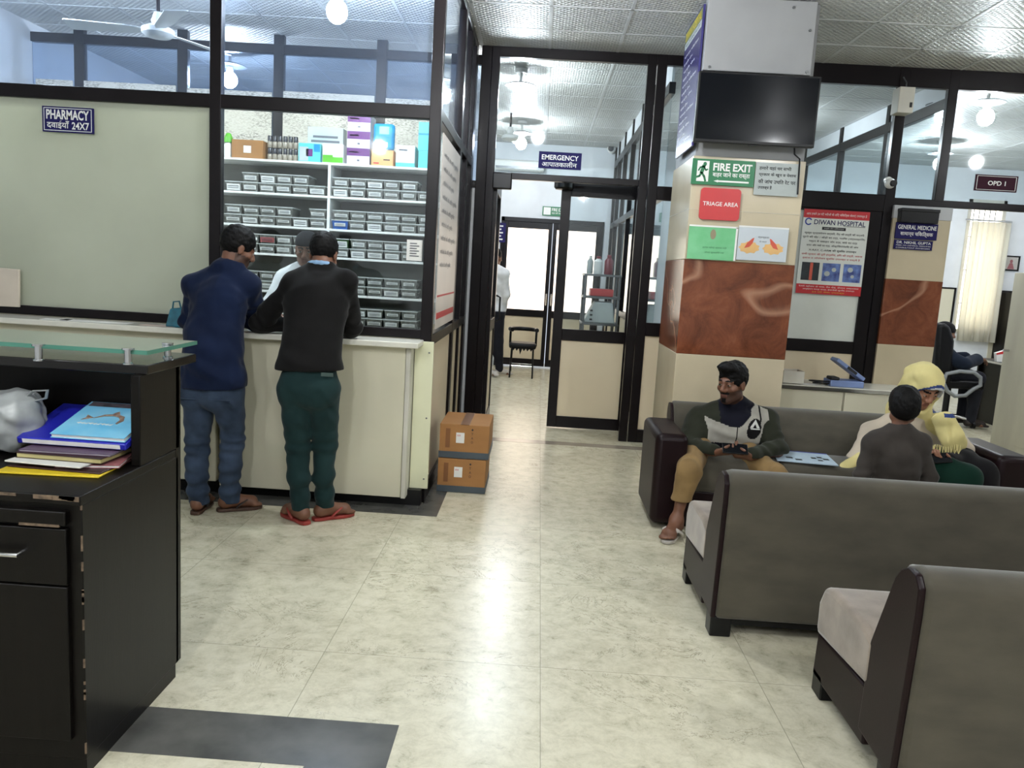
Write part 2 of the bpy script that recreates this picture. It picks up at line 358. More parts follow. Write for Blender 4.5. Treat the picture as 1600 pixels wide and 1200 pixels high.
# emergency entrance
dpx = .93
framed('wall_emergency', 'y', YE,
       [(-.53, -.46, 0, ZC), (.815, .89, 0, ZC), (.90, .98, 0, ZC)],
       [(-.53, 1.8, 3.315, ZC), (-.53, .815, 2.29, 2.345), (.98, 1.8, 2.18, 2.30), (.98, 1.8, .0, .12), (.98, 1.8, .98, 1.10)],
       [(-.46, .815, 2.345, 3.315, 'glass'), (.98, 1.8, 2.3, 3.315, 'glass'), (.98, 1.8, 1.1, 2.18, 'glass')],
       [(.98, 1.8, .12, .98, 'beige')])
def leaf(name, axis, c, a0, a1, z0, z1, st=.075, mid=.985, film='glass', panel='beige', top=.1):
    r = struct(name); w = .045
    def bx(nm, b0, b1, q0, q1, m, t=w, bev=.003):
        b = MB()
        if axis == 'y': b.box(b0, b1, c - t / 2, c + t / 2, q0, q1)
        else: b.box(c - t / 2, c + t / 2, b0, b1, q0, q1)
        return b.build(nm, m, r, bev=bev)
    bx('stile', a0, a0 + st, z0, z1, 'frame'); bx('stile', a1 - st, a1, z0, z1, 'frame')
    bx('rail', a0 + st, a1 - st, z1 - top, z1, 'frame'); bx('rail', a0 + st, a1 - st, z0, z0 + .11, 'frame'); bx('rail', a0 + st, a1 - st, mid - .07, mid + .04, 'frame')
    bx('glass_pane' if 'glass' in film else 'film_pane', a0 + st, a1 - st, mid + .04, z1 - top, film, .006, 0)
    bx('panel', a0 + st, a1 - st, z0 + .11, mid - .07, panel, .02, 0)
    return r
d = leaf('door_1', 'y', 7.62, .155, .93, .012, 2.36, st=.09, mid=.93, top=.15)
MB().lathe((.17, 7.56, 2.26), [(.0, 0), (.075, .003), (.09, .02), (.09, .07), (.06, .1), (0, .105)]).build('roller_cover', 'black', d, smooth=40)
MB().tube([(.88, 7.59, 1.02), (.88, 7.55, 1.03), (.88, 7.55, 1.24), (.88, 7.59, 1.25)], .01).build('handle', 'black', d, smooth=60)
d = leaf('door_2', 'x', -.45, 7.26, 8.0, .012, 2.28)
MB().tube([(-.42, 7.92, .98), (-.38, 7.92, 1.0), (-.38, 7.92, 1.22), (-.42, 7.92, 1.24)], .01).build('handle', 'black', d, smooth=60)
MB().box(-.47, -.3, 7.16, 7.24, 2.2, 2.34).build('door_closer', 'black', d, bev=.01)
# emergency room: right-hand partition and lit double door at the end
ps = [8.3, 9.2, 10.1, 11.0, 11.8]
framed('wall_emergency_right', 'x', 1.05,
       [(v - .04, v + .04, 0, ZC) for v in ps] + [(12.3, 12.4, 0, ZC)],
       [(7.25, YB, 3.1, 3.2), (7.25, YB, 2.2, 2.28), (7.25, YB, .0, .1), (7.25, YB, 1.0, 1.07)],
       [(7.25, YB, 2.28, 3.1, 'glass'), (7.25, YB, 1.07, 2.2, 'glass')], [(7.25, YB, .1, 1.0, 'beige'), (7.25, YB, 3.2, ZC, 'palewall')])
M['litfilm'] = emis('daylit_film', (255, 236, 214), 1.25)
dl, dr = -.59, .884
for nm, a, b in (('door_3', dl, .15), ('door_4', .16, dr)):
    d = leaf(nm, 'y', YB + .03, a, b, .02, 2.24, st=.06, mid=.86, film='litfilm', top=.1)
    MB().tube([((b if nm == 'door_3' else a) + (-.03 if nm == 'door_3' else .03), YB - .0, .98), ((b if nm == 'door_3' else a) + (-.03 if nm == 'door_3' else .03), YB - .03, 1.0), ((b if nm == 'door_3' else a) + (-.03 if nm == 'door_3' else .03), YB - .03, 1.16)], .01).build('handle', 'chrome', d, smooth=60)
g = MB().box(dl - .05, dl, YB - .02, YB + .1, 0, 2.3).box(dr, dr + .05, YB - .02, YB + .1, 0, 2.3).box(dl - .05, dr + .05, YB - .02, YB + .1, 2.24, 2.3)
tag(g.build('trim_11', 'frame'), kind='structure')
# big tiled pillar
pl = struct('wall_pillar'); QX0, QX1, QY = 1.02, 1.80, 5.75; QB = PX(1041, 400, QX0)[1]
def pz(y): return P(1140, y, QY)[2]
zb0, zb1 = P(1140, 557, QY)[2], P(1140, 409, QY)[2]; zt = P(1140, 246, QY)[2]
for nm, z0, z1, m, e in (('tile_course', 0, zb0, 'beigetile', .0), ('brown_tile_course', zb0, zb1, 'brown', .001), ('tile_course', zb1, zt, 'beigetile', .0), ('plaster', zt, ZC, 'dimwhite', -.012)):
    MB().box(QX0 - e, QX1 + e, QY - e, QB, z0, z1).build(nm, m, pl, bev=.004)
for z in (pz(330),): MB().box(QX0 - .002, QX1 + .002, QY - .002, QB, z, z + .002).build('tile_joint', 'offwhite', pl)
# general-medicine door, pier, glazing of the right-hand wall
yr = YE
d = leaf('door_5', 'y', yr - .0, 2.06, 2.95, .012, 2.19, st=.11, mid=1.0, film='whitefilm', panel='beige', top=.02)
MB().tube([(2.19, yr - .02, 1.05), (2.19, yr - .06, 1.06), (2.19, yr - .06, 1.26), (2.19, yr - .02, 1.27)], .01).build('handle', 'black', d, smooth=60)
framed('wall_right_glazed', 'y', yr,
       [(2.955, 3.04, 0, ZC), (2.0, 2.06, 0, 2.3), (3.38, 3.46, 2.3, ZC), (5.6, 5.7, 0, ZC)],
       [(1.8, 8.2, 3.24, ZC - .0), (1.8, 2.955, 2.19, 2.335), (2.955, 8.2, 2.255, 2.315)],
       [(1.86, 2.955, 2.335, 3.235, 'glass'), (3.04, 3.38, 2.315, 3.235, 'glass'), (3.46, 5.6, 2.315, 3.235, 'glass')],
       [(5.7, 8.2, 0, 2.255, 'greywall')])
pp = struct('wall_pier'); zb0, zb1 = 1.04, 1.615
for nm, z0, z1, m, e in (('tile_course', 0, zb0, 'beigetile', 0), ('brown_tile_course', zb0, zb1, 'brown', .001), ('tile_course', zb1, 2.14, 'beigetile', 0), ('plaster', 2.14, 2.25, 'greywall', .004)):
    MB().box(3.035 - e, 3.53 + e, yr - .06 - e, yr + .16, z0, z1).build(nm, m, pp, bev=.003)
# partition between general medicine and OPD room
framed('wall_opd_left', 'x', 3.5, [(v - .04, v + .04, 2.2, ZC) for v in (8.6, 9.9, 11.2)], [(7.36, YB, 3.12, 3.22), (7.36, YB, 2.2, 2.28)],
       [(7.36, YB, 2.28, 3.12, 'glass')], [(7.36, YB, 0, 2.2, 'palewall'), (7.36, YB, 3.22, ZC, 'palewall')])
tag(MB().box(7.42, 7.52, YE + .04, YB, 0, ZC).build('wall_opd_right', 'palewall'), kind='structure')
# OPD door leaf standing open, half height
M['greydoor'] = mat('grey_door', (168, 164, 146), .5, var=.12, vs_=3, stretch=(1, 1, .3))
d = struct('door_6')
MB().box(4.645, 4.69, 7.26, 8.02, .015, 1.76).build('leaf', 'greydoor', d, bev=.004)
MB().box(4.638, 4.645, 7.3, 7.62, .12, 1.6).build('panel', 'greydoor', d, bev=.003)
MB().cyl((4.645, 7.93, 1.0), (4.59, 7.93, 1.0), .012).build('knob', 'chrome', d, smooth=50)
# OPD window
wn = struct('window_1')
M['daylight'] = emis('daylight_sky', (255, 250, 238), 2.2)
MB().box(wx0, wx1, YB + .09, YB + .11, wz0, wz1).build('bright_sky_pane', 'daylight', wn)
g = MB()
for i in range(7): xx = wx0 + (wx1 - wx0) * (i + .5) / 7; g.box(xx - .006, xx + .006, YB + .05, YB + .062, wz0, wz1)
for z in (1.4, 1.9, 2.4): g.box(wx0, wx1, YB + .045, YB + .06, z - .008, z + .008)
g.build('grille', 'greymetal', wn)
g = MB().box(wx0, wx0 + .05, YB - .01, YB + .1, wz0, wz1).box(wx1 - .05, wx1, YB - .01, YB + .1, wz0, wz1).box(wx0, wx1, YB - .01, YB + .1, wz1 - .05, wz1).box(wx0, wx1, YB - .01, YB + .1, wz0, wz0 + .05)
g.build('window_frame', 'offwhite', wn)

# ---------------------------------------------------------------- ceiling lamps: a base, a neck and a bulb each
def lamp(x, y, st, label, z=3.12, r=.07):
    t = thing('ceiling_lamp', label, 'lamp', (x, y, ZC), 'bulb lamps on the ceiling')
    MB().lathe((x, y, ZC - .035), [(.05, 0), (.06, .01), (.06, .035)]).build('ceiling_rose', 'white', t, smooth=40)
    MB().cyl((x, y, z + r + .05), (x, y, ZC - .03), .014).build('stem', 'white', t, smooth=40)
    MB().lathe((x, y, z + r - .01), [(.028, 0), (.032, .03), (.026, .06)]).build('socket', 'white', t, smooth=40)
    MB().lathe((x, y, z + r + .055), [(.15, 0), (.152, .004), (.10, .022), (.02, .03)]).build('reflector_plate', 'greymetal', t, smooth=40)
    k = st
    if k not in M['lampglass']: M['lampglass'][k] = emis('bulb_light_%g' % k, (244, 247, 250), k)
    MB().ball((x, y, z), r, r, r * 1.1).build('bulb', M['lampglass'][k], t, smooth=80)
    return t
lamp(-.30, 7.93, ROOM_LAMP, 'round bulb lamp near the entrance end of the emergency room ceiling')
lamp(-.35, 10.6, ROOM_LAMP, 'round bulb lamp over the far end of the emergency room beside the fan')
lamp(3.95, 7.62, OPD_LAMP, 'round bulb lamp above the OPD 1 sign, nearest behind the glass')
lamp(3.62, 7.75, OPD_LAMP * .6, 'round bulb lamp at the glass post to the left of the OPD 1 sign', r=.06)
lamp(4.9, 10.4, OPD_LAMP, 'small far bulb lamp near the back wall of the OPD room')
lamp(2.3, 9.4, ROOM_LAMP, 'bulb lamp in the general medicine room seen through the glass over its door')
lamp(-1.45, 5.5, PHARM_LAMP, 'bulb lamp at the top edge of the photo inside the pharmacy')
lamp(-3.5, 5.3, PHARM_LAMP, 'bulb lamp at the left end of the pharmacy ceiling')
lamp(-3.05, 7.75, ROOM_LAMP, 'bulb lamp at the left side of the emergency room behind the newspaper-lined glass')
lamp(6.2, 8.4, OPD_LAMP, 'bulb lamp over the doctor desk beyond the right edge of the photo')
lamp(-.13, 4.35, HALL_LAMP, 'bulb lamp over the hall floor between the counter and the sofas')
lamp(-1.0, .3, HALL_LAMP * 1.2, 'bulb lamp above the reception desk')
lamp(5.2, 4.3, HALL_LAMP * .8, 'bulb lamp above the right end of the far sofa')
lamp(2.8, .9, HALL_LAMP, 'bulb lamp above the nearest sofa')
lamp(.8, -1.6, HALL_LAMP * 1.2, 'bulb lamp of the hall ceiling behind the camera, on the right')
lamp(-2.4, -1.8, HALL_LAMP * 1.2, 'bulb lamp of the hall ceiling behind the camera, on the left')
# ================================================================ things
ORD = ['first', 'second', 'third', 'fourth', 'fifth', 'sixth', 'seventh', 'eighth', 'ninth', 'tenth', 'eleventh', 'twelfth']
def sign(name, label, cat, lt, rb, Y, m, t=.012, bev=.0, group=None, part='board', radius=0.):
    """A flat sign hung on the plane Y, from its upper left and lower right corners."""
    a = P(*lt, Y); b = P(*rb, Y); x0, x1, z0, z1 = a[0], b[0], b[2], a[2]
    r = thing(name, label, cat, ((x0 + x1) / 2, Y + t, z0), group)
    if radius:
        pts = []
        for cx, cz, s in ((x1 - radius, z0 + radius, -90), (x1 - radius, z1 - radius, 0), (x0 + radius, z1 - radius, 90), (x0 + radius, z0 + radius, 180)):
            for i in range(6): an = math.radians(s + 18 * i); pts.append((cx + radius * math.cos(an), Y, cz + radius * math.sin(an)))
        MB().prism(pts, (0, t, 0)).build(part, m, r)
    else: MB().box(x0, x1, Y, Y + t, z0, z1).build(part, m, r, bev=bev)
    def U(u, v): return Vector((x0 + (x1 - x0) * u, Y, z0 + (z1 - z0) * v))
    def T(s, u0, v0, u1, v1, mm, bold=.0, fit=True, align=0, name='lettering'):
        p = U(u0, v0); q = U(u1, v1); return text(s, p, (1, 0, 0), (0, 0, 1), q[0] - p[0], q[2] - p[2], mm, r, name, bold=bold, fit=fit, align=align)
    def R(nm, u0, v0, u1, v1, mm, d=.0012, bv=0):
        p = U(u0, v0); q = U(u1, v1); return MB().box(p[0], q[0], Y - d, Y + .001, p[2], q[2]).build(nm, mm, r, bev=bv)
    return r, U, T, R
def border(R, a, b, w, h, m):
    R('border', a, b, 1 - a, b + h, m); R('border', a, 1 - b - h, 1 - a, 1 - b, m); R('border', a, b, a + w, 1 - b, m); R('border', 1 - a - w, b, 1 - a, 1 - b, m)

# ---------------------------------------------------------------- sofas
def sofa(x0, x1, yb, face, label, arms=(), low=0.):
    """Backrest outer face at yb; face = +1 looks away from the camera, -1 towards it."""
    t = thing('sofa', label, 'sofa', ((x0 + x1) / 2, yb + face * .33, 0))
    f = face
    def pr(nm, poly, a, b, m, bev): return MB().prism([(a, yb + f * y, z) for y, z in poly], (b - a, 0, 0)).build(nm, m, t, bev=bev, seg=3)
    back = [(-.005, .085), (-.03, .60), (-.028, .68), (.0, .712), (.05, .716), (.09, .695), (.12, .66), (.225, .40), (.235, .10)]
    back = [(y, z - (low if z > .5 else 0)) for y, z in back]
    pr('end_panel', back, x0, x0 + .022, 'maroon', .006); pr('end_panel', back, x1 - .022, x1, 'maroon', .006)
    fat = [(y + (-.012 if y < .06 else .012), z + (.012 if z > .5 else 0)) for y, z in back]
    pr('backrest', fat, x0 + .02, x1 - .02, 'sofafab', .018)
    pr('base', [(.2, .06), (.2, .25), (.655, .225), (.665, .06)], x0 + .004, x1 - .004, 'maroon', .008)
    n = max(1, round((x1 - x0) / .62)); wd = (x1 - x0) / n
    for i in range(n):
        a = x0 + wd * i; g = .004
        b = a + wd
        if i == 0: a -= .006
        pr('seat_cushion', [(.2, .255), (.2, .41), (.30, .432), (.56, .436), (.635, .415), (.672, .345), (.668, .225), (.64, .222)], a + g, b - g, 'seatfab' if face > 0 else 'sofafab', .022)
    MB().box(x0 + .01, x1 - .01, min(yb + f * .01, yb + f * .05), max(yb + f * .01, yb + f * .05), .055, .095).build('plinth_rail', 'black', t)
    for xx in (x0 + .004, x1 - .094):
        for y in (.0, .57): MB().box(xx, xx + .09, min(yb + f * y, yb + f * (y + .09)), max(yb + f * y, yb + f * (y + .09)), 0, .09).build('foot', 'black', t, bev=.006)
    for a, b in arms:
        lo, hi = min(yb + f * .14, yb + f * .74), max(yb + f * .14, yb + f * .74)
        MB().box(a, b, lo, hi, .03, .585).build('arm', 'maroon', t, bev=.04, seg=4)
    return t
sofa(.815, 2.95, 3.235, 1, 'taupe velvet sofa turned away from the camera, just in front of the boy')
sofa(1.118, 3.15, 2.19, 1, 'taupe velvet sofa nearest the camera in the lower right corner')
sofa(.935, 2.78, 5.40, -1, 'dark taupe sofa with maroon arms against the tiled pillar, where the people sit', arms=((.755, .95), (2.77, 2.98)), low=.045)

# ---------------------------------------------------------------- reception desk and what lies in it
X1, X0 = -1.2, -3.4
t = thing('reception_desk', 'black-brown reception desk with a glass top and an open shelf', 'desk', (-2.3, 2.35, 0))
MB().box(X0, X1, 2.04, 2.62, .05, .80).build('side_panel', 'blackwood', t, bev=.003)
MB().box(X0, X1 + .002, 2.03, 2.60, .80, .828).build('worktop', 'blackwood', t, bev=.003)
MB().box(X1 - .03, X1, 2.36, 2.63, .828, 1.113).build('hutch_side_panel', 'blackwood', t, bev=.003)
MB().box(X0, X1 - .0, 2.60, 2.64, .05, 1.113).build('back_panel', 'blackwood', t, bev=.003)
MB().box(X0, X1 + .012, 2.385, 2.735, 1.113, 1.143).build('top_slab', mat('polished_black_top', (18, 16, 16), .12, var=.1), t, bev=.003)
M['desk_glass'] = glass('desk_glass', (196, 232, 222), 1.6, .22, (170, 205, 195)); M['glass_edge'] = mat('green_glass_edge', (74, 128, 112), .15, var=.02)
gl = MB().box(X0, X1 + .008, 2.39, 2.745, 1.175, 1.187).build('glass_top', 'desk_glass', t)
MB().box(X0, X1 + .009, 2.387, 2.39, 1.1745, 1.1875).box(X1 + .008, X1 + .011, 2.387, 2.745, 1.1745, 1.1875).build('glass_edge', 'glass_edge', gl)
for px, py in ((200, 547), (262, 538.5), (60, 541)):
    q = PZ(px, py, 1.187); MB().lathe((q[0], q[1], 1.143), [(.016, 0), (.016, .004), (.011, .006), (.011, .044), (.018, .045), (.018, .051)]).build('standoff', 'chrome', t, smooth=40)
MB().box(X0, X1 - .035, 2.018, 2.04, .745, .785).build('keyboard_tray', 'blackwood', t, bev=.003)
d = MB().box(X0, X1 - .035, 2.022, 2.04, .575, .735).build('drawer', 'blackwood', t, bev=.003)
q = P(30, 866, 2.0)
MB().tube([(q[0] - .13, 2.025, q[2] - .004), (q[0] - .13, 1.995, q[2] - .004), (q[0], 1.993, q[2]), (q[0], 2.025, q[2])], .007).build('handle', 'chrome', d, smooth=60)
MB().box(X0, X1 - .035, 2.022, 2.04, .115, .57).build('cupboard_door', 'blackwood', t, bev=.003)
MB().box(X0, X1 - .002, 2.045, 2.6, 0, .055).build('plinth', 'blackwood', t)
rnd = random.Random(3)                            # bare chipboard where the edging has come off
def chip(*a): MB().box(*a).build('chipped_edge', 'chip', t)
for a, b in ((-1.36, -1.25), (-1.62, -1.45)): chip(a, b, 2.016, 2.022, .742, .749)
for i in range(14):
    z = .06 + .73 * rnd.random(); h = .008 + .03 * rnd.random(); chip(X1 - .004, X1 + .0008, 2.0385, 2.042, z, min(z + h, .8))
for i in range(9):
    a = -1.6 + .38 * rnd.random(); chip(a, a + .01 + .05 * rnd.random(), 2.0285, 2.032, .80 + .02 * rnd.random(), .826)
def slab(name, label, cat, c, sx, sy, z0, h, rot, m, bev=.002, group=None, tilt=0., pages=None):
    t = thing(name, label, cat, (c[0], c[1], z0), group)
    T = Matrix.Translation((c[0], c[1], z0)) @ Matrix.Rotation(rot, 4, 'Z') @ Matrix.Rotation(tilt, 4, 'X')
    if pages:
        MB().box(-sx / 2 + .003, sx / 2 - .003, -sy / 2 + .003, sy / 2 - .003, .0015, h - .0015, T=T).build('pages', pages, t)
        MB().box(-sx / 2, sx / 2, -sy / 2, sy / 2, 0, .0015, T=T).build('back_cover', m, t); MB().box(-sx / 2, sx / 2, -sy / 2, sy / 2, h - .0015, h, T=T).build('front_cover', m, t)
    else: MB().box(-sx / 2, sx / 2, -sy / 2, sy / 2, 0, h, T=T).build('cover', m, t, bev=bev)
    return t, T
M['yellow'] = mat('yellow_card', (226, 196, 40), .5); M['purple'] = mat('purple_cover', (92, 70, 96), .4); M['pink'] = mat('dusty_pink_card', (150, 92, 96), .5)
M['creambook'] = mat('cream_pages', (190, 178, 122), .7, stretch=(1, 1, 60), var=.15); M['darkcover'] = mat('dark_maroon_cover', (52, 26, 26), .4)
M['blue'] = mat('royal_blue_plastic', (36, 40, 168), .3); M['skyblue'] = mat('sky_blue_cover', (104, 190, 232), .3, var=.08, vs_=9, rgb2=(150, 212, 240))
xs = -1.40
slab('file', 'yellow card file at the bottom of the pile on the desk shelf', 'file', (xs + .00, 2.295), .30, .20, .8285, .006, .05, 'yellow')
slab('folder', 'dark maroon folder lying just above the yellow file', 'folder', (xs + .01, 2.33), .29, .2, .835, .005, -.06, 'darkcover')
slab('folder', 'dusty pink card folder sticking out at the right of the desk pile', 'folder', (-1.335, 2.36), .18, .2, .8405, .009, .22, 'pink', pages='paper')
slab('paper_sheaf', 'loose white paper sheaf in the middle of the desk pile', 'paper', (xs - .02, 2.33), .24, .2, .850, .004, -.09, 'paper', bev=0)
slab('notebook', 'thick cream-edged notebook with dark cover in the desk pile', 'book', (xs, 2.37), .27, .2, .8545, .016, -.05, 'darkcover', pages='creambook')
slab('notebook', 'purple-covered notebook on top of the cream-edged notebook', 'book', (xs + .0, 2.39), .28, .2, .871, .006, .02, 'purple', pages='paper')
t, T = slab('ring_binder', 'royal blue ring binder lying at the top of the desk pile', 'binder', (-1.405, 2.465), .345, .25, .9135, .022, -.02, 'blue', bev=.004, tilt=.27)
MB().box(-.155, .155, -.1252, -.115, .004, .018, T=T).build('sheets', 'paper', t)
t, T = slab('picture_book', 'sky blue picture book with a leaping fish on its cover', 'book', (-1.355, 2.458), .235, .235, .9368, .014, -.02, 'skyblue', tilt=.27, pages='paper')
g = MB()                                          # the leaping fish: a curved body, fins and spray
body = [(-.045, .0, .015), (-.02, .022, .015), (.012, .03, .015), (.04, .018, .015), (.052, -.006, .015), (.045, -.03, .015)]
g.tube([T @ Vector(p) for p in body], .01, 8, rr=[.003, .009, .012, .011, .007, .003], flat=.25)
g.prism([T @ Vector(p) for p in ((.0, .038, .0145), (.012, .056, .0145), (.024, .036, .0145))], T.to_3x3() @ Vector((0, 0, .001)))
g.prism([T @ Vector(p) for p in ((-.045, .002, .0145), (-.075, .02, .0145), (-.07, .0, .0145), (-.078, -.016, .0145))], T.to_3x3() @ Vector((0, 0, .001)))
g.build('fish_picture', mat('fish_grey_brown', (86, 62, 58), .4, var=.3, vs_=60, rgb2=(190, 160, 140)), t, smooth=50)
g = MB()
for a in range(9): g.prism([T @ Vector(p) for p in ((-.08 + .013 * a, -.035 - .003 * (a % 3), .0142), (-.066 + .013 * a, -.03, .0142), (-.07 + .013 * a, -.042, .0142))], T.to_3x3() @ Vector((0, 0, .0006)))
g.build('spray_picture', 'paper', t)
MB().box(-.11, .11, .085, .115, .0135, .0145, T=T).build('title_band', mat('grey_band', (120, 108, 118), .5, var=.3, vs_=40), t)

# ---------------------------------------------------------------- pharmacy counter
xr = P(638, 650, 4.72)[0]; zb = P(631, 778, 4.72)[2]; xl = P(343, 700, 4.72)[0]
t = thing('pharmacy_counter', 'long cream counter with a pale worktop under the pharmacy window', 'counter', (-2.6, 4.78, 0))
M['worktop'] = mat('pale_stone_top', (222, 220, 208), .22, var=.05, vs_=8)
MB().box(-4.55, -.69, 4.63, 4.868, 1.005, 1.04).build('worktop', 'worktop', t, bev=.006)
MB().box(xl, xr - .03, 4.72, 4.865, zb, 1.005).build('front_panel', 'cream', t, bev=.004)
MB().box(xr - .028, xr, 4.715, 4.865, zb - .004, 1.005).build('edge_strip', 'offwhite', t, bev=.003)
MB().box(-4.55, xl - .03, 4.735, 4.865, zb + .02, 1.005).build('front_panel', 'cream', t, bev=.004)
MB().box(xr + .004, -.625, 4.845, 4.868, .10, 1.03).build('end_strip', mat('pale_green_cream', (222, 222, 190), .4, var=.03), t, bev=.002)
MB().box(-4.55, -.66, 4.8, 4.86, 0, .1).build('plinth', 'black', t)
for z in (.16, .55, .96): MB().lathe((-.65, 4.842, z), [(.005, 0), (.006, .004), (.003, .008)], 12).build('screw', 'greymetal', t)
for i, (px, py, sx, sy, r, m, lb) in enumerate(((120, 506, .42, .10, .03, 'paper', 'long white paper sheet lying on the left end of the pharmacy counter'), (215, 514, .22, .09, -.1, 'pinkpaper', 'pinkish paper slip on the counter beside the man in blue'), (60, 502, .16, .10, .2, 'paper', 'small white paper slip at the far left of the pharmacy counter'))):
    M.setdefault('pinkpaper', mat('pinkish_paper', (214, 196, 186), .7))
    q = PZ(px, py, 1.042); o = MB().box(-sx / 2, sx / 2, -sy / 2, sy / 2, 0, .0018, T=Matrix.Translation((q[0], max(4.70, min(q[1], 4.8)), 1.0412)) @ Matrix.Rotation(r, 4, 'Z')).build('paper_sheet', m); tag(o, lb, 'paper')
o = MB().prism([(q[0], 4.845, q[2]) for q in (P(-30, 416, 4.85), P(30, 421, 4.85), P(30, 480, 4.85), P(-30, 477, 4.85))], (0, .02, 0)).build('notice_board', mat('cream_card', (208, 196, 180), .6, var=.06), bev=.004)
tag(o, 'cream blank board leaning on the pharmacy window at the left edge', 'board')
M['teal'] = mat('teal_polythene', (36, 110, 130), .3, var=.2, vs_=30)
t = thing('carrier_bag', 'small teal carrier bag standing on the counter beside the man in blue', 'bag', (P(275, 520, 4.7)[0], 4.7, 1.041))
b = P(275, 520, 4.7); z0 = 1.0412
MB().hexa([(b[0] - .05, 4.66, z0), (b[0] + .05, 4.66, z0), (b[0] + .05, 4.74, z0), (b[0] - .05, 4.74, z0), (b[0] - .035, 4.69, z0 + .11), (b[0] + .045, 4.69, z0 + .12), (b[0] + .045, 4.71, z0 + .12), (b[0] - .035, 4.71, z0 + .11)]).build('pouch', 'teal', t, bev=.012)
MB().tube([(b[0] - .02, 4.7, z0 + .11), (b[0] - .015, 4.7, z0 + .15), (b[0] + .02, 4.7, z0 + .155), (b[0] + .03, 4.7, z0 + .115)], .005).build('handle', 'teal', t, smooth=60)
r, U, T, R = sign('pharmacy_sign', 'navy sign reading PHARMACY 24X7 on the frosted window', 'sign', (65.5, 165), (146, 209.5), 4.868, 'navy')
border(R, .03, .055, .012, .025, 'white'); T('PHARMACY', .08, .50, .92, .88, 'white', .03); T('दवाईयाँ', .09, .13, .53, .46, 'white', .015); T('24X7', .58, .13, .92, .42, 'white', .02)

# ---------------------------------------------------------------- medicine rack
YR = 6.5; xa, xb = -3.3, -.80
zs = [P(511, y, YR)[2] for y in (254, 306, 357, 401, 459, 508)]
M['rackback'] = mat('grey_rack_back', (124, 122, 115), .5, var=.1, vs_=3)
t = thing('medicine_rack', 'white shelved medicine rack full of small bins behind the pharmacy glass', 'rack', ((xa + xb) / 2, YR + .15, 0))
for i, z in enumerate(zs): MB().box(xa, xb, YR, YR + .34, z - .018, z).build('shelf', 'white', t, bev=.002)
xm = P(513, 330, YR)[0]
MB().box(xm - .011, xm + .011, YR + .001, YR + .34, 0, zs[0] - .018).build('upright', 'white', t)
for a in (xa, xb - .018): MB().box(a, a + .018, YR, YR + .34, 0, zs[0]).build('upright', 'white', t)
MB().box(xa, xb, YR + .34, YR + .35, 0, zs[0]).build('back_panel', 'rackback', t)
M['bin'] = mat('smoky_plastic_bin', (132, 132, 126), .25, var=.15, vs_=30, rgb2=(92, 92, 88)); M['binrim'] = mat('pale_bin_rim', (190, 194, 190), .3)
M['binblue'] = mat('blue_bin', (40, 92, 170), .3); M['bingreen'] = mat('green_bin', (44, 78, 34), .4); M['redlabel'] = mat('red_label', (170, 90, 90), .5)
BW, BH, BD = .138, .078, .2
binme = {}
def binmesh(m):
    if m not in binme:
        b = MB(); w = BW / 2
        b.hexa([(-w + .012, 0, 0), (w - .012, 0, 0), (w - .012, BD, 0), (-w + .012, BD, 0), (-w + .003, -.012, BH - .01), (w - .003, -.012, BH - .01), (w - .003, BD, BH - .01), (-w + .003, BD, BH - .01)])
        b.box(-w, w, -.016, BD, BH - .01, BH - .002, 1)
        o = b.build('medicine_bin', [m, 'binrim']); binme[m] = o.data; bpy.data.objects.remove(o)
    return binme[m]
lbme = []
rl = random.Random(11)
for i in range(6):
    b = MB(); wd = (.052, .056, .046, .053, .048, .044)[i]; h0, h1 = ((.022, .046), (.012, .05), (.026, .046), (.006, .054), (.018, .05), (.024, .05))[i]
    b.hexa([(-wd, -.0125, h0), (wd, -.0125, h0), (wd, -.006, h0), (-wd, -.006, h0), (-wd, -.0175, h1), (wd * (.92 if i in (1, 3) else 1), -.0175, h1), (wd, -.006, h1), (-wd, -.006, h1)])
    for q in range(2): b.box(-wd * .8, wd * .8, -.0185, -.0165, h0 + (h1 - h0) * (.35 + .3 * q), h0 + (h1 - h0) * (.43 + .3 * q), 1)
    o = b.build('paper_label', ['paper', 'greyink']); lbme.append(o.data); bpy.data.objects.remove(o)
